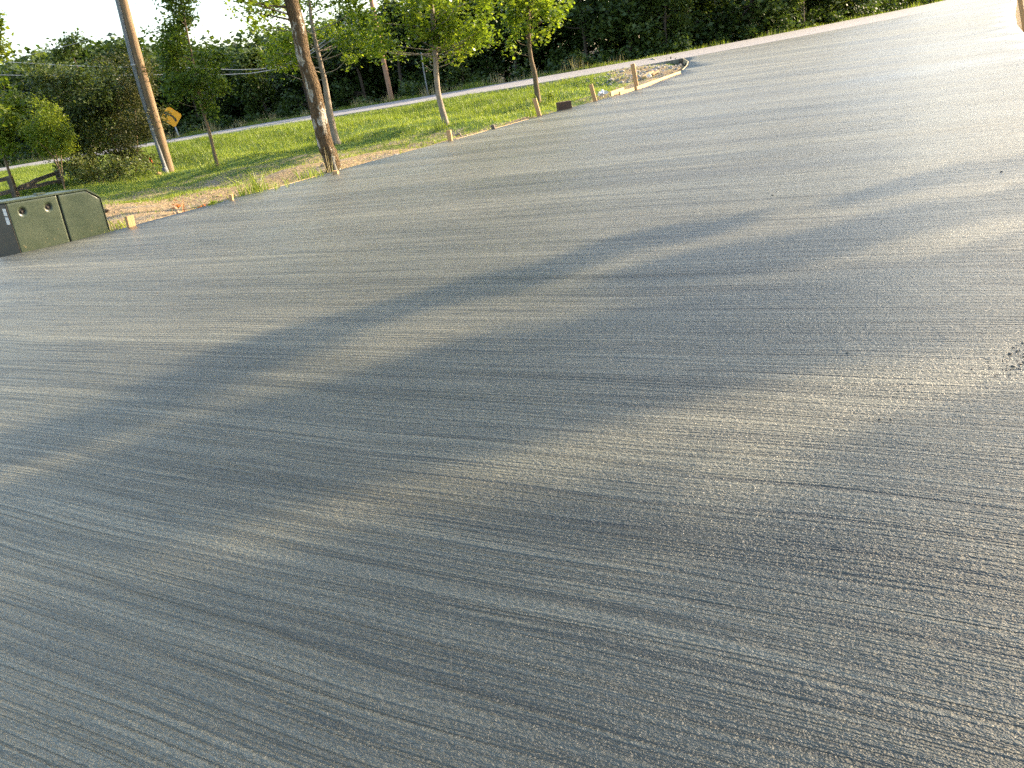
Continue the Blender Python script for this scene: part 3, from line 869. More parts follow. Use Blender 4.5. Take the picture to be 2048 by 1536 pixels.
ZGX = np.array(xs_); ZGY = np.array(ys_)
GV = np.array([v[2] for v in verts]).reshape(len(ys_), len(xs_))
GS = np.array(soil).reshape(len(ys_), len(xs_))
def grid_sample(G, x, y):
    i = np.clip(np.searchsorted(ZGX, x) - 1, 0, len(ZGX) - 2); j = np.clip(np.searchsorted(ZGY, y) - 1, 0, len(ZGY) - 2)
    tx = (x - ZGX[i]) / (ZGX[i + 1] - ZGX[i]); ty = (y - ZGY[j]) / (ZGY[j + 1] - ZGY[j])
    return (G[j, i] * (1 - tx) + G[j, i + 1] * tx) * (1 - ty) + (G[j + 1, i] * (1 - tx) + G[j + 1, i + 1] * tx) * ty

def pnoise(x, y, s, ph):                                  # cheap smooth noise
    return (np.sin(x * s + ph) * np.cos(y * s * 1.3 + ph * 2) + np.sin((x + y) * s * 0.7 + ph * 3) + np.sin((x * 0.6 - y) * s * 2.1 + ph)) / 3

N = 520000
gx = RNG.uniform(-27, X_TIP + 0.3, N); gy = RNG.uniform(11, 45, N)
ey = np.interp(gx, EX, EY, right=99); ny = np.interp(gx, NRX, NRY)
sl = grid_sample(GS, gx, gy)
dens = np.clip(1.15 - sl * 0.95 + 0.75 * pnoise(gx, gy, 1.6, 1.0) * (sl > 0.05), 0.0, 1) * np.where(sl > 0.85, 0.3, 1)
ok = (gy > ey + 0.05) & (gy < ny - 0.05) & (RNG.random(N) < dens)
gx, gy = gx[ok], gy[ok]
tuft = RNG.random(len(gx)) < 0.5                          # gather half of them in tufts
gx[tuft] = np.round(gx[tuft] / 0.23) * 0.23 + RNG.normal(0, 0.05, tuft.sum()); gy[tuft] = np.round(gy[tuft] / 0.23) * 0.23 + RNG.normal(0, 0.05, tuft.sum())
gz = grid_sample(GV, gx, gy)
P = np.stack([gx, gy, gz - 0.01], 1)
tall = np.clip((gy - np.interp(gx, SX, SY) - 2.6 - 1.2 * pnoise(gx, gy * 0, 0.5, 1.0)) / 2.0, 0, 1)
hm = 0.075 * (1 + 0.45 * pnoise(gx, gy, 1.1, 2.0)) * (1 + tall * (0.7 + 0.9 * np.clip(pnoise(gx, gy, 3.1, 5.0), 0, 1))) * np.where(grid_sample(GS, gx, gy) > 0.15, 0.75, 1.0)
gmesh = blades('lawn_grass', P, hm, 0.016, 3)
tinted(gmesh, len(P), RNG, 0.56, 0.2, 0.22 * pnoise(gx, gy, 0.9, 4.0) - 0.22 * tall)
lawn = link('lawn_grass', gmesh, M['grass'])
tag(lawn, 'short bright green lawn grass between the slab and the road', 'grass', kind='stuff')

N = 26000
gx = RNG.uniform(-45, 45, N); fy = np.interp(gx, FRX, FRY)
gy = fy + 0.25 + np.abs(RNG.normal(0, 0.7, N))
gx = gx + RNG.normal(0, 0.1, N)
kp = (gx < 9) | (RNG.random(N) < 0.25); gx, gy = gx[kp], gy[kp]
P = np.stack([gx, gy, grid_sample(GV, gx, gy) - 0.02], 1)
clus = np.clip(0.55 + 0.6 * pnoise(gx, gy * 0, 1.7, 0.3), 0.15, 1.2)
gmesh = blades('verge_grass', P, 0.30 * clus, 0.022, 8, 0.22)
tinted(gmesh, len(P), RNG, 0.35, 0.2)
vg = link('verge_grass', gmesh, M['grass'])
tag(vg, 'rough green verge grass along the far side of the road', 'grass', kind='stuff')
N = 2600
gx = RNG.uniform(-40, 7, N); gx = np.round(gx / 0.9) * 0.9 + RNG.normal(0, 0.22, N)
gy = np.interp(gx, FRX, FRY) + RNG.uniform(0.4, 1.6, N)
P = np.stack([gx, gy, grid_sample(GV, gx, gy) - 0.02], 1)
gmesh = blades('seed_stalks', P, 0.62 * np.clip(0.6 + 0.6 * pnoise(gx, gy * 0, 2.9, 1.3), 0.2, 1.2), 0.03, 9, 0.22)
tinted(gmesh, len(P), RNG, 0.5, 0.2)
tag(link('seed_stalks', gmesh, M['dry']), 'dry tan seed stalks standing along the far road edge', 'dry grass', kind='stuff')

# sparse low weeds over the bare soil
def clods(n, region, size, seed, name, label, mat, cat, zoff=0.0):
    rng = np.random.default_rng(seed)
    ico = bmesh.new(); bmesh.ops.create_icosphere(ico, subdivisions=1, radius=1.0)
    bv = np.array([v.co[:] for v in ico.verts]); bf = np.array([[v.index for v in f.verts] for f in ico.faces]); ico.free()
    x, y = region(rng, n)
    z = grid_sample(GV, x, y)
    s = size * rng.lognormal(0, 0.45, len(x))
    V = bv[None] * (1 + rng.normal(0, 0.18, (len(x), len(bv), 1))) * (s[:, None, None] * np.array([1, 1, 0.6]))
    V = V + np.stack([x, y, z + zoff], 1)[:, None]
    Fc = (bf[None] + (np.arange(len(x)) * len(bv))[:, None, None]).reshape(-1, 3)
    m = bpy.data.meshes.new(name); m.from_pydata(V.reshape(-1, 3).tolist(), [], Fc.tolist()); m.update()
    return tag(link(name, m, mat), label, cat, kind='stuff')

def reg_strip(rng, n):
    x = rng.uniform(-9, X_TIP, n); e = np.interp(x, EX, EY, right=99)
    y = e + 0.1 + np.abs(rng.normal(0, 1.0, n)) * np.where(x < -2.5, 1.5, 0.7)
    k = (y < np.interp(x, NRX, NRY) - 0.2) & (e < 90)
    return x[k], y[k]
M['clod'] = mat_simple('dry_clod', (0.17, 0.115, 0.07), (0.40, 0.30, 0.19), 9, 0.95, 0.01)
clods(700, reg_strip, 0.02, 31, 'soil_clods', 'loose tan soil clods along the slab edge', M['clod'], 'soil')
tip_c = hit(1335, 138, zg)
def reg_tip(rng, n):
    x = rng.normal(tip_c.x - 0.6, 1.0, n); y = rng.normal(tip_c.y + 0.3, 0.9, n)
    e = np.interp(x, EX, EY, right=99); k = (y > e + 0.1) & (y < np.interp(x, NRX, NRY) - 0.1) & (x < X_TIP - 0.15)
    return x[k], y[k]
clods(900, reg_tip, 0.026, 32, 'gravel', 'grey crushed gravel inside the tip of the soil island', M['stone'], 'gravel')

# ------------------------------------------------------------------ poles, wires, sign
def pole_thing(name, label, P, R, mat, n=16):
    base = P[0].copy(); base.z = zg(base.x, base.y)
    t = thing(name, label, 'utility pole' if 'pole' in name else 'post', base)
    P[0] = P[0] + (P[0] - P[1]).normalized() * 0.5
    mb = MB(); pts, rr = resample(P, R, 14); mb.tube(pts, rr, n, 0.015, 3)
    link('shaft', mb.mesh('shaft'), mat, t, True)
    return t, pts
dp = dist_of(338, 346)
Pp = [at(340, 346, dp), at(310, 240, dp), at(279, 130, dp), at(245, 0, dp), at(215, -115, dp)]
t, pts = pole_thing('utility_pole', 'tall brown wooden utility pole with grey conduit up its left side', Pp, [px_m(w, dp) / 2 for w in (19, 18.5, 18, 17, 16)], M['pole'])
conduit = [at(334, 347, dp - 0.16), at(298.5, 240, dp - 0.10), at(267, 130, dp - 0.10), at(234.5, 0, dp - 0.10), at(212, -90, dp - 0.10)]
conduit[0] += (conduit[0] - conduit[1]).normalized() * 0.3
mb = MB(); q, rr = resample(conduit, [0.052] * 5, 14); mb.tube(q, rr, 10)
cd = link('conduit', mb.mesh('conduit'), M['conduit'], t, True)
mb = MB(); k0 = at(333, 344, dp - 0.16); mb.tube([k0 - Vector((0, 0, .25)), k0 + Vector((-0.02, 0, .12))], [0.085, 0.07], 10)
link('conduit_boot', mb.mesh('conduit_boot'), M['conduit'], cd, True)
for i in (3, 7, 11):
    d = (pts[i + 1] - pts[i]).normalized()
    c = q[i]
    mb = MB(); mb.tube([c - d * 0.02, c + d * 0.02], [0.062, 0.062], 10)
    link('conduit_strap', mb.mesh('conduit_strap'), M['steel'], t, True)

p2 = dist_of(786, 206) if False else far_y(-4) + 0.9
P2 = [at(784, 203, p2), at(773, 150, p2), at(761, 95, p2), at(748, 30, p2), at(736, -30, p2), at(722, -100, p2)]
t2, pts2 = pole_thing('utility_pole', 'distant reddish wooden pole at the far road edge behind the lawn trees', P2, [px_m(w, p2) / 2 for w in (9.5, 9, 8.5, 8, 7.5, 7)], M['pole_red'])
c = pts2[-2]
mb = MB(); mb.box(c, (1.0, 0.15, 0), (-.02, .05, 0), (0, 0, .055)); link('crossarm', mb.mesh('crossarm'), M['pole_red'], t2)
p3 = far_y(-1.5) + 1.0
P3 = [at(856, 186, p3), at(849, 150, p3), at(842, 105, p3)]
pole_thing('thin_post', 'thin pale grey post at the far road edge left of the curved trunk', P3, [0.03, 0.03, 0.03], M['conduit'], 8)

def wire(label, pts_px, dists, r, mat, group=None):
    P = [at(x, y, d) for (x, y), d in zip(pts_px, dists)]
    pts, rr = resample(P, [r] * len(P), 24)
    mb = MB(); mb.tube(pts, rr, 5)
    o = link('power_line', mb.mesh('power_line'), mat, smooth=True)
    tag(o, label, 'power line', group or 'overhead lines')
dw = p2
wire('upper of the two pale lines crossing the dark trees to the distant pole', [(-260, 108), (104, 129), (200, 133), (352, 135), (573, 128), (742, -2)], [dw + 12, dw + 6, dw + 4, dw + 2, dw + 1, dw - .05], 0.016, M['wire'])
wire('lower of the two pale lines crossing the dark trees to the distant pole', [(-260, 146), (0, 150), (110, 151), (311, 149), (561, 136), (744, 18)], [dw + 12, dw + 8, dw + 6, dw + 3, dw + 1, dw - .05], 0.016, M['wire'])
wire('highest faint line across the pale sky left of the pole', [(-300, 170), (0, 87), (234, 18), (340, -14), (720, -130)], [dw + 9, dw + 6, dw + 4, dw + 3, dw], 0.011, M['wire'])
wire('second faint line across the pale sky meeting the skyline', [(-300, 190), (0, 124), (250, 61), (400, 17), (560, -33), (725, -95)], [dw + 9, dw + 6, dw + 4, dw + 3, dw + 1, dw], 0.011, M['wire'])
wire('short dark cable rising over the trees right of the young dark tree', [(360, 112), (425, 93), (495, 72), (600, 40), (735, -12)], [dw + 5, dw + 4, dw + 3, dw + 2, dw], 0.015, M['wire_dark'])

# curve warning sign
ds = far_y(-16) + 1.2
c0 = at(342.5, 233.5, ds)
sg = thing('warning_sign', 'yellow diamond curve warning sign half hidden by the utility pole bush', 'sign', (c0.x, c0.y, zg(c0.x, c0.y)))
ax_u = (at(360, 231, ds) - c0)
half = 0.53
uv = Vector((1, 0.12, 0)).normalized(); zv = Vector((-0.06, 0, 1)).normalized(); nv = uv.cross(zv)
def diamond(h, th, off):
    mb = MB(); b = c0 - nv * 0 + Vector((0, -off, 0))
    vs = []
    k = 0.10
    for d_ in (0, th):
        for i in range(4):
            ang = math.pi / 2 * i
            for s in (-1, 1):
                a2 = ang + s * k
                vs.append(b + Vector((0, d_, 0)) + (uv * math.cos(a2) + zv * math.sin(a2)) * h)
    n = 8
    mb.add(vs, [tuple(range(n)), tuple(range(2 * n - 1, n - 1, -1))] + [(i, i + n, (i + 1) % n + n, (i + 1) % n) for i in range(n)])
    return mb.mesh('panel')
link('panel', diamond(half, 0.012, 0), M['sign_yellow'], sg)
mb = MB()
arc = []
for i in range(9):
    tt = i / 8
    arc.append((0.17 - 0.30 * tt ** 2.2, -0.28 + 0.46 * tt))
L = []
for i, (a, b) in enumerate(arc):
    j = min(i, 7); dx, dz = arc[j + 1][0] - arc[j][0], arc[j + 1][1] - arc[j][1]; ln = math.hypot(dx, dz)
    nx_, nz_ = -dz / ln * 0.055, dx / ln * 0.055
    L.append((a + nx_, b + nz_, a - nx_, b - nz_))
vs = []
for a in L:
    vs += [c0 + Vector((0, -0.006, 0)) + uv * a[0] + zv * a[1], c0 + Vector((0, -0.006, 0)) + uv * a[2] + zv * a[3]]
fs = [(2 * i, 2 * i + 1, 2 * i + 3, 2 * i + 2) for i in range(8)]
e = arc[-1]; d_ = (arc[-1][0] - arc[-2][0], arc[-1][1] - arc[-2][1]); ln = math.hypot(*d_); d_ = (d_[0] / ln, d_[1] / ln)
k = len(vs)
for a, b in ((e[0] - d_[1] * 0.17, e[1] + d_[0] * 0.17), (e[0] + d_[1] * 0.17, e[1] - d_[0] * 0.17), (e[0] + d_[0] * 0.24, e[1] + d_[1] * 0.24)):
    vs.append(c0 + Vector((0, -0.006, 0)) + uv * a + zv * b)
fs.append((k, k + 1, k + 2))
mb.add(vs, fs); link('arrow', mb.mesh('arrow'), M['black'], sg)
mb = MB(); gz_ = zg(c0.x, c0.y)
mb.box((c0.x + 0.05, c0.y + 0.05, (c0.z + gz_) / 2 - 0.1), (0.035, 0, 0), (0, 0.02, 0), (-0.07, 0, (c0.z - gz_) / 2 + 0.5))
link('post', mb.mesh('post'), M['steel'], sg)

# ------------------------------------------------------------------ split rail fence
df = dist_of(33, 396)
fp = at(33, 396, df); fp.z = zg(fp.x, fp.y)
fence = thing('rail_fence', 'weathered split rail fence behind the green cabinet', 'fence', fp)
def rough_bar(a, b, w, h, seed, n=6):
    rg = random.Random(seed); a, b = Vector(a), Vector(b)
    d = (b - a).normalized(); s = d.cross(Vector((0, 0, 1)))
    if s.length < 0.1: s = Vector((1, 0, 0))
    s.normalize(); u = s.cross(d)
    vs = []; fs = []
    for i in range(n + 1):
        p = a.lerp(b, i / n) + u * rg.uniform(-.01, .01)
        k = rg.uniform(0.85, 1.12)
        for sx, sy in ((-1, -1), (1, -1), (1.0, 0.7), (0.3, 1), (-1, 0.9)):
            vs.append(p + s * w / 2 * sx * k + u * h / 2 * sy * k)
    m = 5
    for i in range(n):
        for j in range(m):
            fs.append((i * m + j, i * m + (j + 1) % m, (i + 1) * m + (j + 1) % m, (i + 1) * m + j))
    fs.append(tuple(range(m - 1, -1, -1))); fs.append(tuple(range(n * m, n * m + m)))
    return mesh_from('bar', vs, fs)
ptop = at(18, 352, df)
link('post', rough_bar(fp - Vector((0, 0, .4)), ptop, px_m(10, df), px_m(10, df), 1), M['old_wood'], fence)
def rail(x0, y0, x1, y1, dd0, dd1, hp, seed):
    link('rail', rough_bar(at(x0, y0, df + dd0), at(x1, y1, df + dd1), px_m(6, df), px_m(hp, df), seed), M['old_wood'], fence)
rail(-160, 402, 17, 356, -1.5, 0.02, 8, 2); rail(-160, 431, 25, 382, -1.5, 0.02, 7.5, 3)
rail(38, 375, 108, 347, 0.1, 0.9, 8, 4); rail(36, 378, 122, 362, 0.1, 0.9, 7, 5)
link('post', rough_bar(at(128, 385, df + 1.0), at(113, 340, df + 1.0), px_m(9, df), px_m(9, df), 7), M['old_wood'], fence)

# ------------------------------------------------------------------ green utility cabinet
A_D = edge_y(-5.4) + 0.32
ctop = at(10, 403, A_D)
rtop = at(170, 377, A_D + 0.72)
rsh = at(195, 392, A_D + 0.82)
e1 = (rtop - ctop); W1 = e1.length; e1.normalize()
up = Vector((0, 0, 1)); e3 = (up - e1 * up.dot(e1)).normalized(); e2 = e3.cross(e1)            # e2 points away
Wt = (rsh - ctop).dot(e1); drop = -(rsh - ctop).dot(e3)
gz0 = zg(ctop.x, ctop.y) - 0.03
Hc = (ctop.z - gz0)
DEP = 0.85
base = ctop - e3 * Hc
cab = thing('utility_cabinet', 'dark green steel ground-mounted utility cabinet at the slab edge', 'cabinet', base)
def cp(a, b, c): return base + e1 * a + e2 * b + e3 * c
Wf = Wt + 0.016
prof = [(0.0, 0.0), (Wf, 0.0), (Wf - 0.01, Hc - drop - 0.03), (Wt - 0.01, Hc - drop - 0.01), (W1, Hc - 0.02), (0, Hc - 0.02)]
ins = 0.02
mb = MB(); n = len(prof)
pin = [(min(max(a, ins), Wf - ins), max(0, c - ins)) for a, c in prof]
vs = [cp(a, ins, c) for a, c in pin] + [cp(a, DEP, c) for a, c in pin]
mb.add(vs, [tuple(range(n)), tuple(range(2 * n - 1, n - 1, -1))] + [((i + 1) % n, i, i + n, (i + 1) % n + n) for i in range(n)])
link('body', mb.mesh('body'), M['gap'], cab)
# seam position
sx = (at(113, 388, A_D + 0.45) - ctop).dot(e1)
b1 = (at(43, 423, A_D + 0.13) - base); b2 = (at(94, 414, A_D + 0.37) - base)
bolts = [(b.dot(e1), b.dot(e3)) for b in (b1, b2)]
def grid_panel(x0, x1, topf, dents, nu=56, nv=40, th=0.018):
    vs, fs = [], []
    for j in range(nv + 1):
        for i in range(nu + 1):
            a = x0 + (x1 - x0) * i / nu; c = 0.0 + topf(a) * j / nv
            d = 0.0
            for (da, dc) in dents:
                r = math.hypot(a - da, c - dc)
                d += 0.034 * (1 - sstep(0.022, 0.052, r))
            edge = min(a - x0, x1 - a, topf(a) - c)
            d += 0.004 * (1 - sstep(0, 0.012, edge))
            # slightly bowed sheet
            d += 0.006 * math.sin(a * 3.0) * math.sin(c * 4.2)
            vs.append(cp(a, d, c))
    for j in range(nv):
        for i in range(nu):
            k = j * (nu + 1) + i; fs.append((k, k + 1, k + nu + 2, k + nu + 1))
    k = len(vs)
    ring = list(range(nu + 1)) + [j * (nu + 1) + nu for j in range(1, nv + 1)] + [nv * (nu + 1) + i for i in range(nu - 1, -1, -1)] + [j * (nu + 1) for j in range(nv - 1, 0, -1)]
    for q_ in ring: vs.append(vs[q_] + e2 * th)
    for i in range(len(ring)):
        j = (i + 1) % len(ring); fs.append((ring[j], ring[i], k + i, k + j))
    return mesh_from('panel', vs, fs)
door = link('door_panel', grid_panel(0.0, sx - 0.011, lambda a: Hc - 0.0205, bolts), M['cabinet'], cab, True)
def toprof(a):
    pts_ = [(-1, Hc - 0.0205), (W1, Hc - 0.0205), (Wt - 0.012, Hc - drop - 0.012), (Wf + 0.005, Hc - drop - 0.03)]
    return float(np.interp(a, [p[0] for p in pts_], [p[1] for p in pts_]))
link('side_panel', grid_panel(sx + 0.011, Wf + 0.005, toprof, [], 60, 30), M['cabinet'], cab, True)
for da, dc in bolts:
    mb = MB(); mb.tube([cp(da, 0.040, dc), cp(da, 0.010, dc)], [0.015, 0.013], 5)
    link('bolt', mb.mesh('bolt'), M['tar'], door)
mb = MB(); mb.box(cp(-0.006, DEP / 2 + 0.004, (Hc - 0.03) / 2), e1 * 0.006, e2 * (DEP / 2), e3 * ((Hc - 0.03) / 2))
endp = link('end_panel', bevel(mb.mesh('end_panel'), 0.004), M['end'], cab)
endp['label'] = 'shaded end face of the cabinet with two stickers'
# lid: folded strip along the profile
lid = [(-0.02, Hc - 0.02), (W1, Hc - 0.02), (Wt, Hc - drop - 0.005), (Wf + 0.006, Hc - drop - 0.03), (Wf + 0.006, 0.0)]
mb = MB(); vs = []
for a, c in lid:
    for b in (-0.012, DEP + 0.02):
        vs += [cp(a, b, c), cp(a, b, c) ]
vs = []; m = len(lid)
for k, (a, c) in enumerate(lid):
    nrm_ = (0, 1) if k < 1 else None
    if k < m - 1: dx, dz = lid[k + 1][0] - a, lid[k + 1][1] - c
    else: dx, dz = a - lid[k - 1][0], c - lid[k - 1][1]
    ln = math.hypot(dx, dz); ox, oz = -dz / ln * 0.022, dx / ln * 0.022
    if k == m - 1 or k == m - 2: ox, oz = 0.006, 0.0
    if k == 2: ox, oz = 0.010, 0.012
    vs += [cp(a, -0.010, c), cp(a, DEP + .02, c), cp(a + ox, DEP + .02, c + oz), cp(a + ox, -0.010, c + oz)]
fs = []
for k in range(m - 1):
    for j in range(4):
        fs.append((k * 4 + j, k * 4 + (j + 1) % 4, (k + 1) * 4 + (j + 1) % 4, (k + 1) * 4 + j))
fs += [(0, 3, 2, 1), ((m - 1) * 4, (m - 1) * 4 + 1, (m - 1) * 4 + 2, (m - 1) * 4 + 3)]
mb.add(vs, fs)
lm = mb.mesh('lid'); bmx = bmesh.new(); bmx.from_mesh(lm); bmesh.ops.recalc_face_normals(bmx, faces=bmx.faces[:]); bmx.to_mesh(lm); bmx.free()
link('lid', lm, M['cabinet'], cab)
mb = MB(); mb.box(cp(sx - 0.09, DEP * 0.35, Hc + 0.018), e1 * 0.055, e2 * 0.05, e3 * 0.012)
link('hinge_cap', bevel(mb.mesh('hinge_cap'), 0.004), M['cabinet'], cab)
for zc, hh in ((Hc - 0.13, 0.045), (Hc - 0.235, 0.045)):
    mb = MB(); mb.box(cp(-0.0145, 0.075, zc), e1 * 0.001, e2 * 0.055, e3 * hh)
    link('warning_sticker', mb.mesh('warning_sticker'), M['sticker'], cab)

# ------------------------------------------------------------------ stakes, blocks and form boards along the edge
def stick(name, label, cat, bx, by, tx, ty, wpx, d, mat, depth=0.04, sink=0.25, yaw=0.4, group=None, taper=False):
    """upright piece of lumber from base pixel to top pixel at distance d"""
    b = at(bx, by, d); tp = at(tx, ty, d); w = px_m(wpx, d)
    g = zg(b.x, b.y)
    ax = (tp - b).normalized()
    lo = b - ax * (sink + max(0, b.z - g))
    s = Vector((math.cos(yaw), math.sin(yaw), 0)); s = (s - ax * s.dot(ax)).normalized(); n = ax.cross(s)
    mb = MB(); L = (tp - lo).length
    mb.box((lo + tp) / 2, s * w / 2, n * depth / 2, ax * L / 2)
    m = mb.mesh(name)
    rg = random.Random(int(bx))
    for v in m.vertices:
        if (v.co - tp).length < 0.15: v.co += Vector((rg.uniform(-1, 1), rg.uniform(-1, 1), rg.uniform(-1, 1))) * 0.007
    bevel(m, 0.004)
    o = link(name, m, mat)
    off = b.copy(); off.z = g
    m.transform(Matrix.Translation(-off)); o.location = off
    tag(o, label, cat, group)
    return o
def ed(px, py, back=0.10):
    return hit(px, py, zs).y + back
SG = 'wooden form stakes along the slab edge'
stick('wooden_stake', 'short pale wooden block end just right of the green cabinet', 'stake', 263, 455, 257, 432, 15, ed(263, 455), M['pine'], 0.05, yaw=0.9, group=SG)
stick('wooden_stake', 'small pale stake stub among weeds left of the flaking trunk', 'stake', 464, 402, 462, 389, 7, ed(464, 402), M['pine'], 0.04, yaw=-0.32, group=SG)
stick('wooden_stake', 'low pale stake stub in front of the flaking trunk base', 'stake', 672, 349, 671, 341, 9, ed(672, 349, 0.06), M['pine'], 0.05, yaw=-0.32, group=SG)
stick('wooden_stake', 'square orange wooden stake in front of the curved trunk', 'stake', 901, 283, 897, 260, 8.5, ed(901, 283), M['pine'], 0.05, yaw=-0.32, group=SG)
stick('wooden_stake', 'small grey block half buried right of the curved trunk', 'stake', 988, 259, 984, 250, 8, ed(988, 259), M['old_wood'], 0.05, yaw=-0.32, group=SG)
stick('wooden_stake', 'orange wooden stake leaning left beside the dark block', 'stake', 1079, 232, 1069, 197, 8, ed(1079, 232), M['pine'], 0.05, yaw=-0.32, group=SG)
stick('wooden_stake', 'orange wooden stake between the dark block and white litter', 'stake', 1190, 201, 1181, 169, 7, ed(1190, 201), M['pine'], 0.05, yaw=-0.32, group=SG)
stick('wooden_stake', 'tallest wooden stake beside the long yellow form board', 'stake', 1274, 178, 1265, 128, 7.5, ed(1274, 178), M['pine'], 0.055, yaw=-0.32, group=SG)
stick('dark_block', 'dark brown square timber block lying at the slab edge', 'block', 1129, 219, 1127, 203, 25, ed(1129, 219, 0.15), M['dark_block'], 0.22, sink=0.1, yaw=0.15)
dr = c_r.y + 0.25
stick('wooden_stake', 'reddish wooden stake at the far right corner of the slab', 'stake', 2046, 36, 2038, -14, 6.5, dr, M['pine'], 0.055, yaw=-0.32, group=SG)

def board(name, label, a, b, w, h, mat, seed, cat='board', group='form boards'):
    a, b = Vector(a), Vector(b); c = (a + b) / 2; d = b - a; L = d.length; d.normalize()
    s = d.cross(Vector((0, 0, 1))).normalized(); u = s.cross(d)
    mb = MB(); mb.box((0, 0, 0), (L / 2, 0, 0), (0, w / 2, 0), (0, 0, h / 2))
    m = bevel(mb.mesh(name), 0.004)
    o = link(name, m, mat)
    o.matrix_world = Matrix.Translation(c) @ Matrix((d, -s, u)).transposed().to_4x4()
    return tag(o, label, cat, group)
def edge_board(x0, y0, x1, y1, label, back=0.03, lift=0.02, h=0.14, name='form_board', mat=None, w=0.04):
    a = hit(x0, y0, zs); b = hit(x1, y1, zs)
    d = (b - a).normalized(); nrm_ = Vector((-d.y, d.x, 0))
    off = nrm_ * (back + w / 2) + Vector((0, 0, lift - h / 2))
    return board(name, label, a + off, b + off, w, h, mat or M['pine_x'], 1)
edge_board(1277, 178, 1364, 146, 'long pale yellow form board along the island edge right of the tallest stake', lift=0.055)
edge_board(1243, 188, 1271, 179.5, 'short pale form board left of the tallest stake', lift=0.055)
bb = edge_board(1236, 191, 1262, 182, 'small pale board offcut lying behind the short form board', back=0.16, lift=0.10, h=0.10)
# low boards half buried along the rest of the edge
edge_board(540, 379, 640, 351, 'sunken form board strip before the flaking trunk', lift=0.004)
edge_board(915, 278, 1060, 238, 'sunken form board strip right of the square stake', lift=0.004)
# island: loose boards
def lying(x0, y0, x1, y1, label, w=0.09, h=0.05, mat=None, lift=0.04, name='loose_board'):
    a = hit(x0, y0, zg); b = hit(x1, y1, zg)
    return board(name, label, a + Vector((0, 0, lift)), b + Vector((0, 0, lift)), w, h, mat or M['pine_x'], 2, group='loose boards on the island')
lying(1288, 158, 1304, 147, 'loose pale board lying on the soil behind the tallest stake', w=0.16, h=0.07)
lying(1304, 152, 1316, 145, 'short reddish loose board beside the longer one on the soil', w=0.10, h=0.05, mat=M['pine'])
# island: back form against the road, curved tip form with stained steel stakes
z_t = 0.30
def back_board(i0, i1, label, seed):
    a, b = TIP[i0].copy(), TIP[i1].copy()
    c = Vector((tip_c.x - 1.5, tip_c.y + 0.2, 0))
    m_ = (a + b) / 2; inw = (c - m_); inw.z = 0; inw.normalize()
    for p in (a, b): p += inw * 0.03; p.z = zs(p.x, p.y) - 0.075
    return board('form_board', label, a, b, 0.03, 0.17, M['grime_board'], seed)
back_board(6, 5, 'grimy pale form board left of the brace at the back of the island', 3)
back_board(5, 4, 'grimy form board behind the diagonal brace on the island', 4)
back_board(4, 3, 'grimy form board bending round the far island corner', 5)
back_board(3, 2, 'short grimy form board at the island tip corner', 6)
back_board(2, 1, 'curved tip form board facing left at the island tip', 7)
back_board(1, 0, 'form board at the near side of the island tip', 8)
for i, (x, y, hpx) in enumerate([(1334, 119, 8), (1343, 118, 9), (1352, 118, 10), (1362, 120, 9), (1369, 122, 11), (1374, 127, 8), (1376, 133, 7)]):
    p = hit(x, y, zs)
    c = Vector((tip_c.x - 1.5, tip_c.y + 0.2, 0)); inw = (c - p); inw.z = 0; inw.normalize(); p = p + inw * 0.09
    t_ = MB(); top = 0.03 + 0.05 * (i % 3 == 1); t_.tube([p - Vector((0, 0, 0.35)), p + Vector((0.01 * i, 0, top))], [0.022, 0.020], 6, 0.1, i)
    o = link('steel_stake', t_.mesh('steel_stake'), M['tar'])
    tag(o, ('first', 'second', 'third', 'fourth', 'fifth', 'sixth', 'last')[i] + ' dark mortar-stained stake round the island tip, counted from the diagonal brace', 'stake', 'steel stakes round the island tip')
a = hit(1303, 118, zs) + Vector((0, -0.1, 0.05)); b = hit(1322, 128, zg) + Vector((0, 0, 0.03))
board('brace_board', 'diagonal pale brace leaning from the back form down to the gravel', a, b, 0.06, 0.04, M['grime_board'], 9, 'board', None)

# ------------------------------------------------------------------ litter, stones, sticks, weeds
def blob(name, label, cat, c, r, mat, seed, flat=0.7, jag=0.25, sub=2, group=None):
    bm = bmesh.new(); bmesh.ops.create_icosphere(bm, subdivisions=sub, radius=1)
    rg = random.Random(seed)
    ph = [rg.uniform(0, 6) for _ in range(6)]
    for v in bm.verts:
        k = 1 + jag * (math.sin(v.co.x * 3 + ph[0]) * math.sin(v.co.y * 4 + ph[1]) + 0.6 * math.sin(v.co.z * 6 + ph[2] + v.co.x * 5)) + rg.uniform(-jag, jag) * 0.3
        v.co = Vector((v.co.x * k * r, v.co.y * k * r * 0.9, v.co.z * k * r * flat))
    m = bpy.data.meshes.new(name); bm.to_mesh(m); bm.free()
    o = link(name, m, mat); o.location = c
    if sub < 3 and 'plastic' not in name: m.shade_smooth()
    return tag(o, label, cat, group)
p = at(1205, 186, ed(1205, 196, 0.5)); p.z = max(p.z, zg(p.x, p.y) + 0.07)
blob('plastic_litter', 'crumpled white plastic litter on the soil between two stakes', 'litter', p, px_m(8, p.y), M['white_plastic'], 4, 0.6, 0.5)
p = at(1297, 141, ed(1297, 170, 1.6)); p.z = zg(p.x, p.y) + 0.08
blob('plastic_litter', 'tiny white plastic scrap beside the gravel on the island', 'litter', p, 0.07, M['white_plastic'], 6, 0.6, 0.5)
p = at(1147, 197, ed(1147, 212, 0.6)); p.z = zg(p.x, p.y) + 0.06
blob('stone', 'small dark stone on the soil right of the dark block', 'stone', p, px_m(5, p.y), M['stone'], 5)
p = at(320, 357, dp - 0.4); p.z = zg(p.x, p.y) + 0.05
o = blob('wood_chip', 'pale wood chip in the grass left of the utility pole base', 'wood chip', p, px_m(5, dp), M['pine'], 8, 0.9, 0.3, 1)
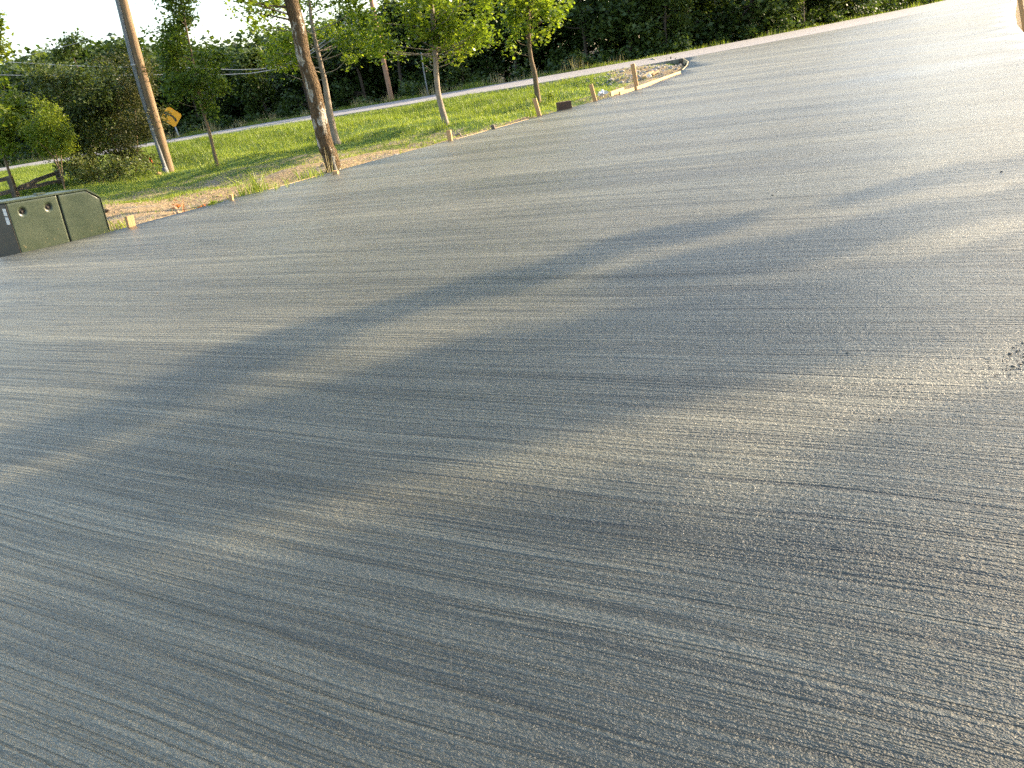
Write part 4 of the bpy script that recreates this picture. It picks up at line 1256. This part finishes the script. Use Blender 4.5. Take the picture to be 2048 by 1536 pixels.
p = at(791, 311, ed(791, 311, 0.15)); p.z = zg(p.x, p.y) + 0.05
blob('stone', 'small bluish stone at the slab edge right of the flaking trunk', 'stone', p, 0.06, M['stone'], 9, 0.9)
def twig(label, pts_px, d, r, mat):
    P = [at(x, y, d) for x, y in pts_px]
    for q_ in P: q_.z = max(q_.z, zg(q_.x, q_.y) + r)
    pts, rr = resample(P, [r] * (len(P) - 1) + [r * 0.6], 8); mb = MB(); mb.tube(pts, rr, 6, 0.1, 3)
    tag(link('stick', mb.mesh('stick'), mat, smooth=True), label, 'stick')
twig('short dark stick on the bare soil right of the cabinet', [(208, 425), (213, 424), (218, 422)], dist_of(213, 425), 0.03, M['bark_dark'])
twig('bent grey stick at the slab edge right of the square stake', [(911, 272), (918, 267), (924, 275)], ed(918, 277, .3), 0.022, M['bark_grey'])

# marker flag
dfl = dist_of(310, 342)
b = at(310, 342, dfl); b.z = zg(b.x, b.y)
fl = thing('marker_flag', 'small orange-red marker flag in front of the browned bush', 'flag', b)
mb = MB(); mb.tube([b - Vector((0, 0, .1)), at(300, 316, dfl)], [0.008, 0.008], 5); link('wire_stem', mb.mesh('wire_stem'), M['tar'], fl)
q0, q1, q2, q3 = at(298, 316, dfl), at(302, 318, dfl), at(305, 327, dfl), at(299, 321, dfl)
mb = MB(); vs = [q0, q1, q2, q3]; vs2 = [v + Vector((0.01, 0.012, 0)) for v in vs]
mb.add(vs + vs2, [(0, 1, 2, 3), (7, 6, 5, 4), (0, 4, 5, 1), (1, 5, 6, 2), (2, 6, 7, 3), (3, 7, 4, 0)])
link('pennant', mb.mesh('pennant'), M['flag'], fl)

def weed(label, px, py, n, h, spread, seed, d=None, mat='grass', name='weed', w=0.012, leafy=0, base=0.6):
    d = d or ed(px, py, 0.3)
    b = at(px, py, d); b.z = zg(b.x, b.y)
    rng = np.random.default_rng(seed)
    t = thing(name, label, 'weed', b, 'weeds along the slab edge')
    P = np.stack([b.x + rng.normal(0, spread, n), b.y + rng.normal(0, spread * 0.8, n), np.full(n, b.z - 0.01)], 1)
    # two-segment arched blades
    a = rng.random(n) * 2 * np.pi; hh = h * rng.uniform(0.5, 1.2, n)
    s = np.stack([np.cos(a), np.sin(a), np.zeros(n)], 1) * (w * rng.uniform(.7, 1.3, n))[:, None] * 0.5
    ln = rng.normal(size=(n, 3)) * 0.28; ln[:, 2] = 0
    mid = P + (ln * 0.4 + np.array([0, 0, 0.6])) * hh[:, None]
    tip = P + (ln * 1.25 + np.array([0, 0, 0.95])) * hh[:, None]
    V = np.stack([P - s, P + s, mid + s * .8, mid - s * .8, mid - s * .8, mid + s * .8, tip + s * .1, tip - s * .1], 1).reshape(-1, 3)
    m = np_mesh('blades', V, 4); tinted(m, n * 2, rng, base, 0.15)
    link('blades', m, M[mat], t)['kind'] = 'stuff'
    if leafy:
        c = [(b.x, b.y, b.z + h * 0.55, spread * 1.2, spread * 1.2, h * 0.45, 1)]
        link('leaves', crown_mesh('leaves', c, leafy, 0.07, seed, 0.1, stretch=2.0, base=base), M['leaf_bright' if mat != 'orange_leaf' else 'orange_leaf'], t)
    return t
weed('leafy green weed with orange leaves at its left by the slab edge', 428, 412, 40, 0.20, 0.10, 61, leafy=60)
weed('orange dead-leaved seedling beside the slab edge', 408, 415, 10, 0.18, 0.07, 62, mat='orange_leaf', leafy=34)
weed('orange dried seedling standing alone on the tan soil', 356, 424, 6, 0.22, 0.06, 63, mat='orange_leaf', leafy=18, d=ed(356, 427, .8))
weed('tall wispy grass tuft left of the flaking trunk', 505, 388, 90, 0.42, 0.14, 64)
weed('broad low green grass tuft beside the small stake stub', 530, 384, 110, 0.24, 0.20, 65)
weed('bright grass tuft just left of the flaking trunk base', 622, 358, 90, 0.30, 0.13, 66)
weed('thin pale seed stalk leaning on the flaking trunk', 661, 352, 9, 0.55, 0.05, 67, d=d1 - 0.3, mat='dry')
weed('grass tuft right of the flaking trunk base', 700, 338, 40, 0.30, 0.08, 68)
weed('short weeds at the right foot of the green cabinet', 222, 462, 50, 0.12, 0.09, 69)
weed('weeds between the cabinet and the pale block', 238, 458, 40, 0.16, 0.09, 70, d=ed(238, 460, 0.9))
weed('low green sprig left of the stake stub', 395, 417, 30, 0.14, 0.08, 71)
weed('broad-leaved weed at the foot of the rightmost lawn tree', 1103, 206, 40, 0.35, 0.16, 72, d=d4 - 0.4, leafy=110, base=0.4)
weed('grass tuft at the foot of the curved trunk', 884, 256, 80, 0.22, 0.14, 73, d=d3 - 0.3, base=0.3)
weed('grass tuft at the foot of the thin young tree', 425, 338, 60, 0.2, 0.15, 74, d=d5 - 0.3, base=0.3)
weed('green weed at the foot of the leaning orange stake', 1065, 222, 40, 0.25, 0.10, 75, d=ed(1065, 236, .5), base=.4)

# crumbs on the slab
for i, (x, y, r, lb) in enumerate([(315, 586, 0.012, 'dark crumb on the slab below the green cabinet'), (1545, 391, 0.012, 'dark crumb on the bright upper part of the slab'),
                                (1694, 706, 0.006, 'tiny dark crumb left of the sunlit rough patch'), (1759, 839, 0.006, 'left of two tiny dark crumbs below the sunlit patch'),
                                (1782, 839, 0.006, 'right of two tiny dark crumbs below the sunlit patch'), (1028, 800, 0.006, 'tiny dark crumb in the middle of the slab'),
                                (2020, 708, 0.010, 'dark concrete crumb at the right end of the sunlit patch'), (2034, 703, 0.008, 'dark concrete crumb at the right frame edge on the sunlit patch'),
                                (2026, 733, 0.008, 'dark concrete crumb low in the sunlit patch'), (2003, 344, 0.012, 'dark crumb near the right frame edge in the upper shade'),
                                (1352, 186, 0.02, 'dark crumb on the slab below the long form board')]):
    r *= 0.62
    p = hit(x, y, zs); p.z += r * 0.3
    blob('concrete_crumb', lb, 'crumb', p, r, M['crumb'], 40 + i, 0.7, 0.3, 2, 'crumbs on the slab')

# ------------------------------------------------------------------ tree right of the frame: casts the streaked shade over the slab
sd = Vector((math.cos(SUN_AZ), math.sin(SUN_AZ), 0)); sn = Vector((-sd.y, sd.x, 0))
tan_e = math.tan(SUN_EL)
ground_pt = lambda x, y: hit(x, y, zs)
SHADE = [  # centre lines of the shade streaks seen on the slab, width (m), density
    ([(0, 905), (130, 865), (260, 830), (420, 775), (560, 690), (700, 640)], 0.14, 1.2),
    ([(560, 672), (760, 625), (960, 570), (1120, 535), (1290, 480), (1480, 440)], 0.16, 1.0),
    ([(1300, 550), (1500, 505), (1750, 455), (2048, 400), (2350, 345)], 0.24, 2.2),
    ([(1750, 380), (1900, 350), (2048, 325), (2350, 285)], 0.14, 1.2),
    ([(0, 1000), (250, 930), (500, 870), (800, 770), (1050, 690), (1300, 640), (1700, 590), (2048, 540), (2400, 480)], 0.30, 2.4),
    ([(100, 1060), (400, 990), (700, 900), (1000, 800), (1300, 730), (1700, 650), (2048, 605), (2400, 545)], 0.24, 2.2),
    ([(500, 1200), (750, 1120), (1000, 1060), (1180, 1100)], 0.12, 0.6),
    ([(1890, 960), (1980, 890), (2150, 830), (2400, 750)], 0.12, 1.4),
]
SHADE2 = [
    ([(-100, 1220), (300, 1230), (700, 1200), (1050, 1170)], 0.20, 0.9),
    ([(-100, 1400), (300, 1380), (700, 1330), (1100, 1290), (1500, 1270), (1800, 1190), (2048, 1050), (2350, 900)], 0.26, 1.2),
    ([(0, 1536), (500, 1500), (1000, 1430), (1500, 1350), (1800, 1250), (2048, 1120), (2350, 970)], 0.34, 1.5),
    ([(1000, 1560), (1500, 1500), (2048, 1350), (2350, 1200)], 0.34, 1.5),
]
def make_shade_tree(lines, trunk_d, side, seed, label, nleaf, lsize, ref=(1300, 640), cs=(0.10, 0.20)):
    rs = random.Random(seed); cl = []
    base = ground_pt(*ref) + sd * trunk_d + sn * side; base.z = zg(base.x, base.y)
    for line, wd, wt in lines:
        G = [ground_pt(x, y) for x, y in line]
        for i in range(len(G) - 1):
            seg = (G[i + 1] - G[i]).length
            for _ in range(max(2, int(seg / 0.16 * wt))):
                g = G[i].lerp(G[i + 1], rs.random()) + sn * rs.gauss(0, wd * 0.45)
                L = (base - g).dot(sd) + rs.uniform(-1.3, 1.3)      # travel towards the sun until over the tree
                c = g + sd * L; c.z = g.z + L * tan_e
                s = rs.uniform(*cs)
                cl.append((c.x, c.y, c.z, s * 1.6, s, s * 0.8, s))
    zt = max(c[2] for c in cl) - base.z; zl = min(c[2] for c in cl) - base.z
    t = thing('shade_tree', label, 'tree', base)
    P = [base + Vector((dx, dy, h)) for dx, dy, h in ((0, 0, -0.3), (0.05, 0, zl * 0.5), (0, 0.05, zl), (-0.1, 0, (zl + zt) / 2), (0, 0, zt))]
    pts, rr = resample(P, [0.16, 0.13, 0.10, 0.05, 0.02], 16)
    mb = MB(); mb.tube(pts, rr, 12, 0.05, 2); link('trunk', mb.mesh('trunk'), M['bark_brown'], t, True)
    for c_ in cl[::12]:
        mb = MB(); limbs(mb, pts[6:], [c_], rs, 0.018, 0.004, 4); link('limb', mb.mesh('limb'), M['bark_brown'], t, True)
    link('crown', crown_mesh('crown', cl, nleaf, lsize, seed + 70, 0.1, sub=0.06, stretch=1.4), M['leaf_syc'], t)
make_shade_tree(SHADE, 15.5, -0.4, 17, 'leafy tree right of the drive, casting the long streaks of shade on the slab', 28000, 0.10)
make_shade_tree(SHADE2, 27.0, 0.0, 19, 'taller tree further right of the drive, dimming the near part of the slab', 6000, 0.12, (1000, 1350), (0.14, 0.26))

# rough, crumbly patch at the right-hand edge of the frame
rp = hit(2040, 722, zs)
def reg_patch(rng, n):
    a = rng.normal(0.10, 0.13, n); b = rng.normal(-0.01, 0.045, n)
    return rp.x + 0.06 + a * sd.x + b * sn.x, rp.y + a * sd.y + b * sn.y
cr_ = clods(420, reg_patch, 0.0021, 77, 'concrete_crumbs', 'rough crumbly concrete crumbs at the right edge of the slab', M['crumb'], 'crumbs')
for v in cr_.data.vertices: v.co.z += -grid_sample(GV, np.array([rp.x]), np.array([rp.y]))[0] + rp.z + 0.001
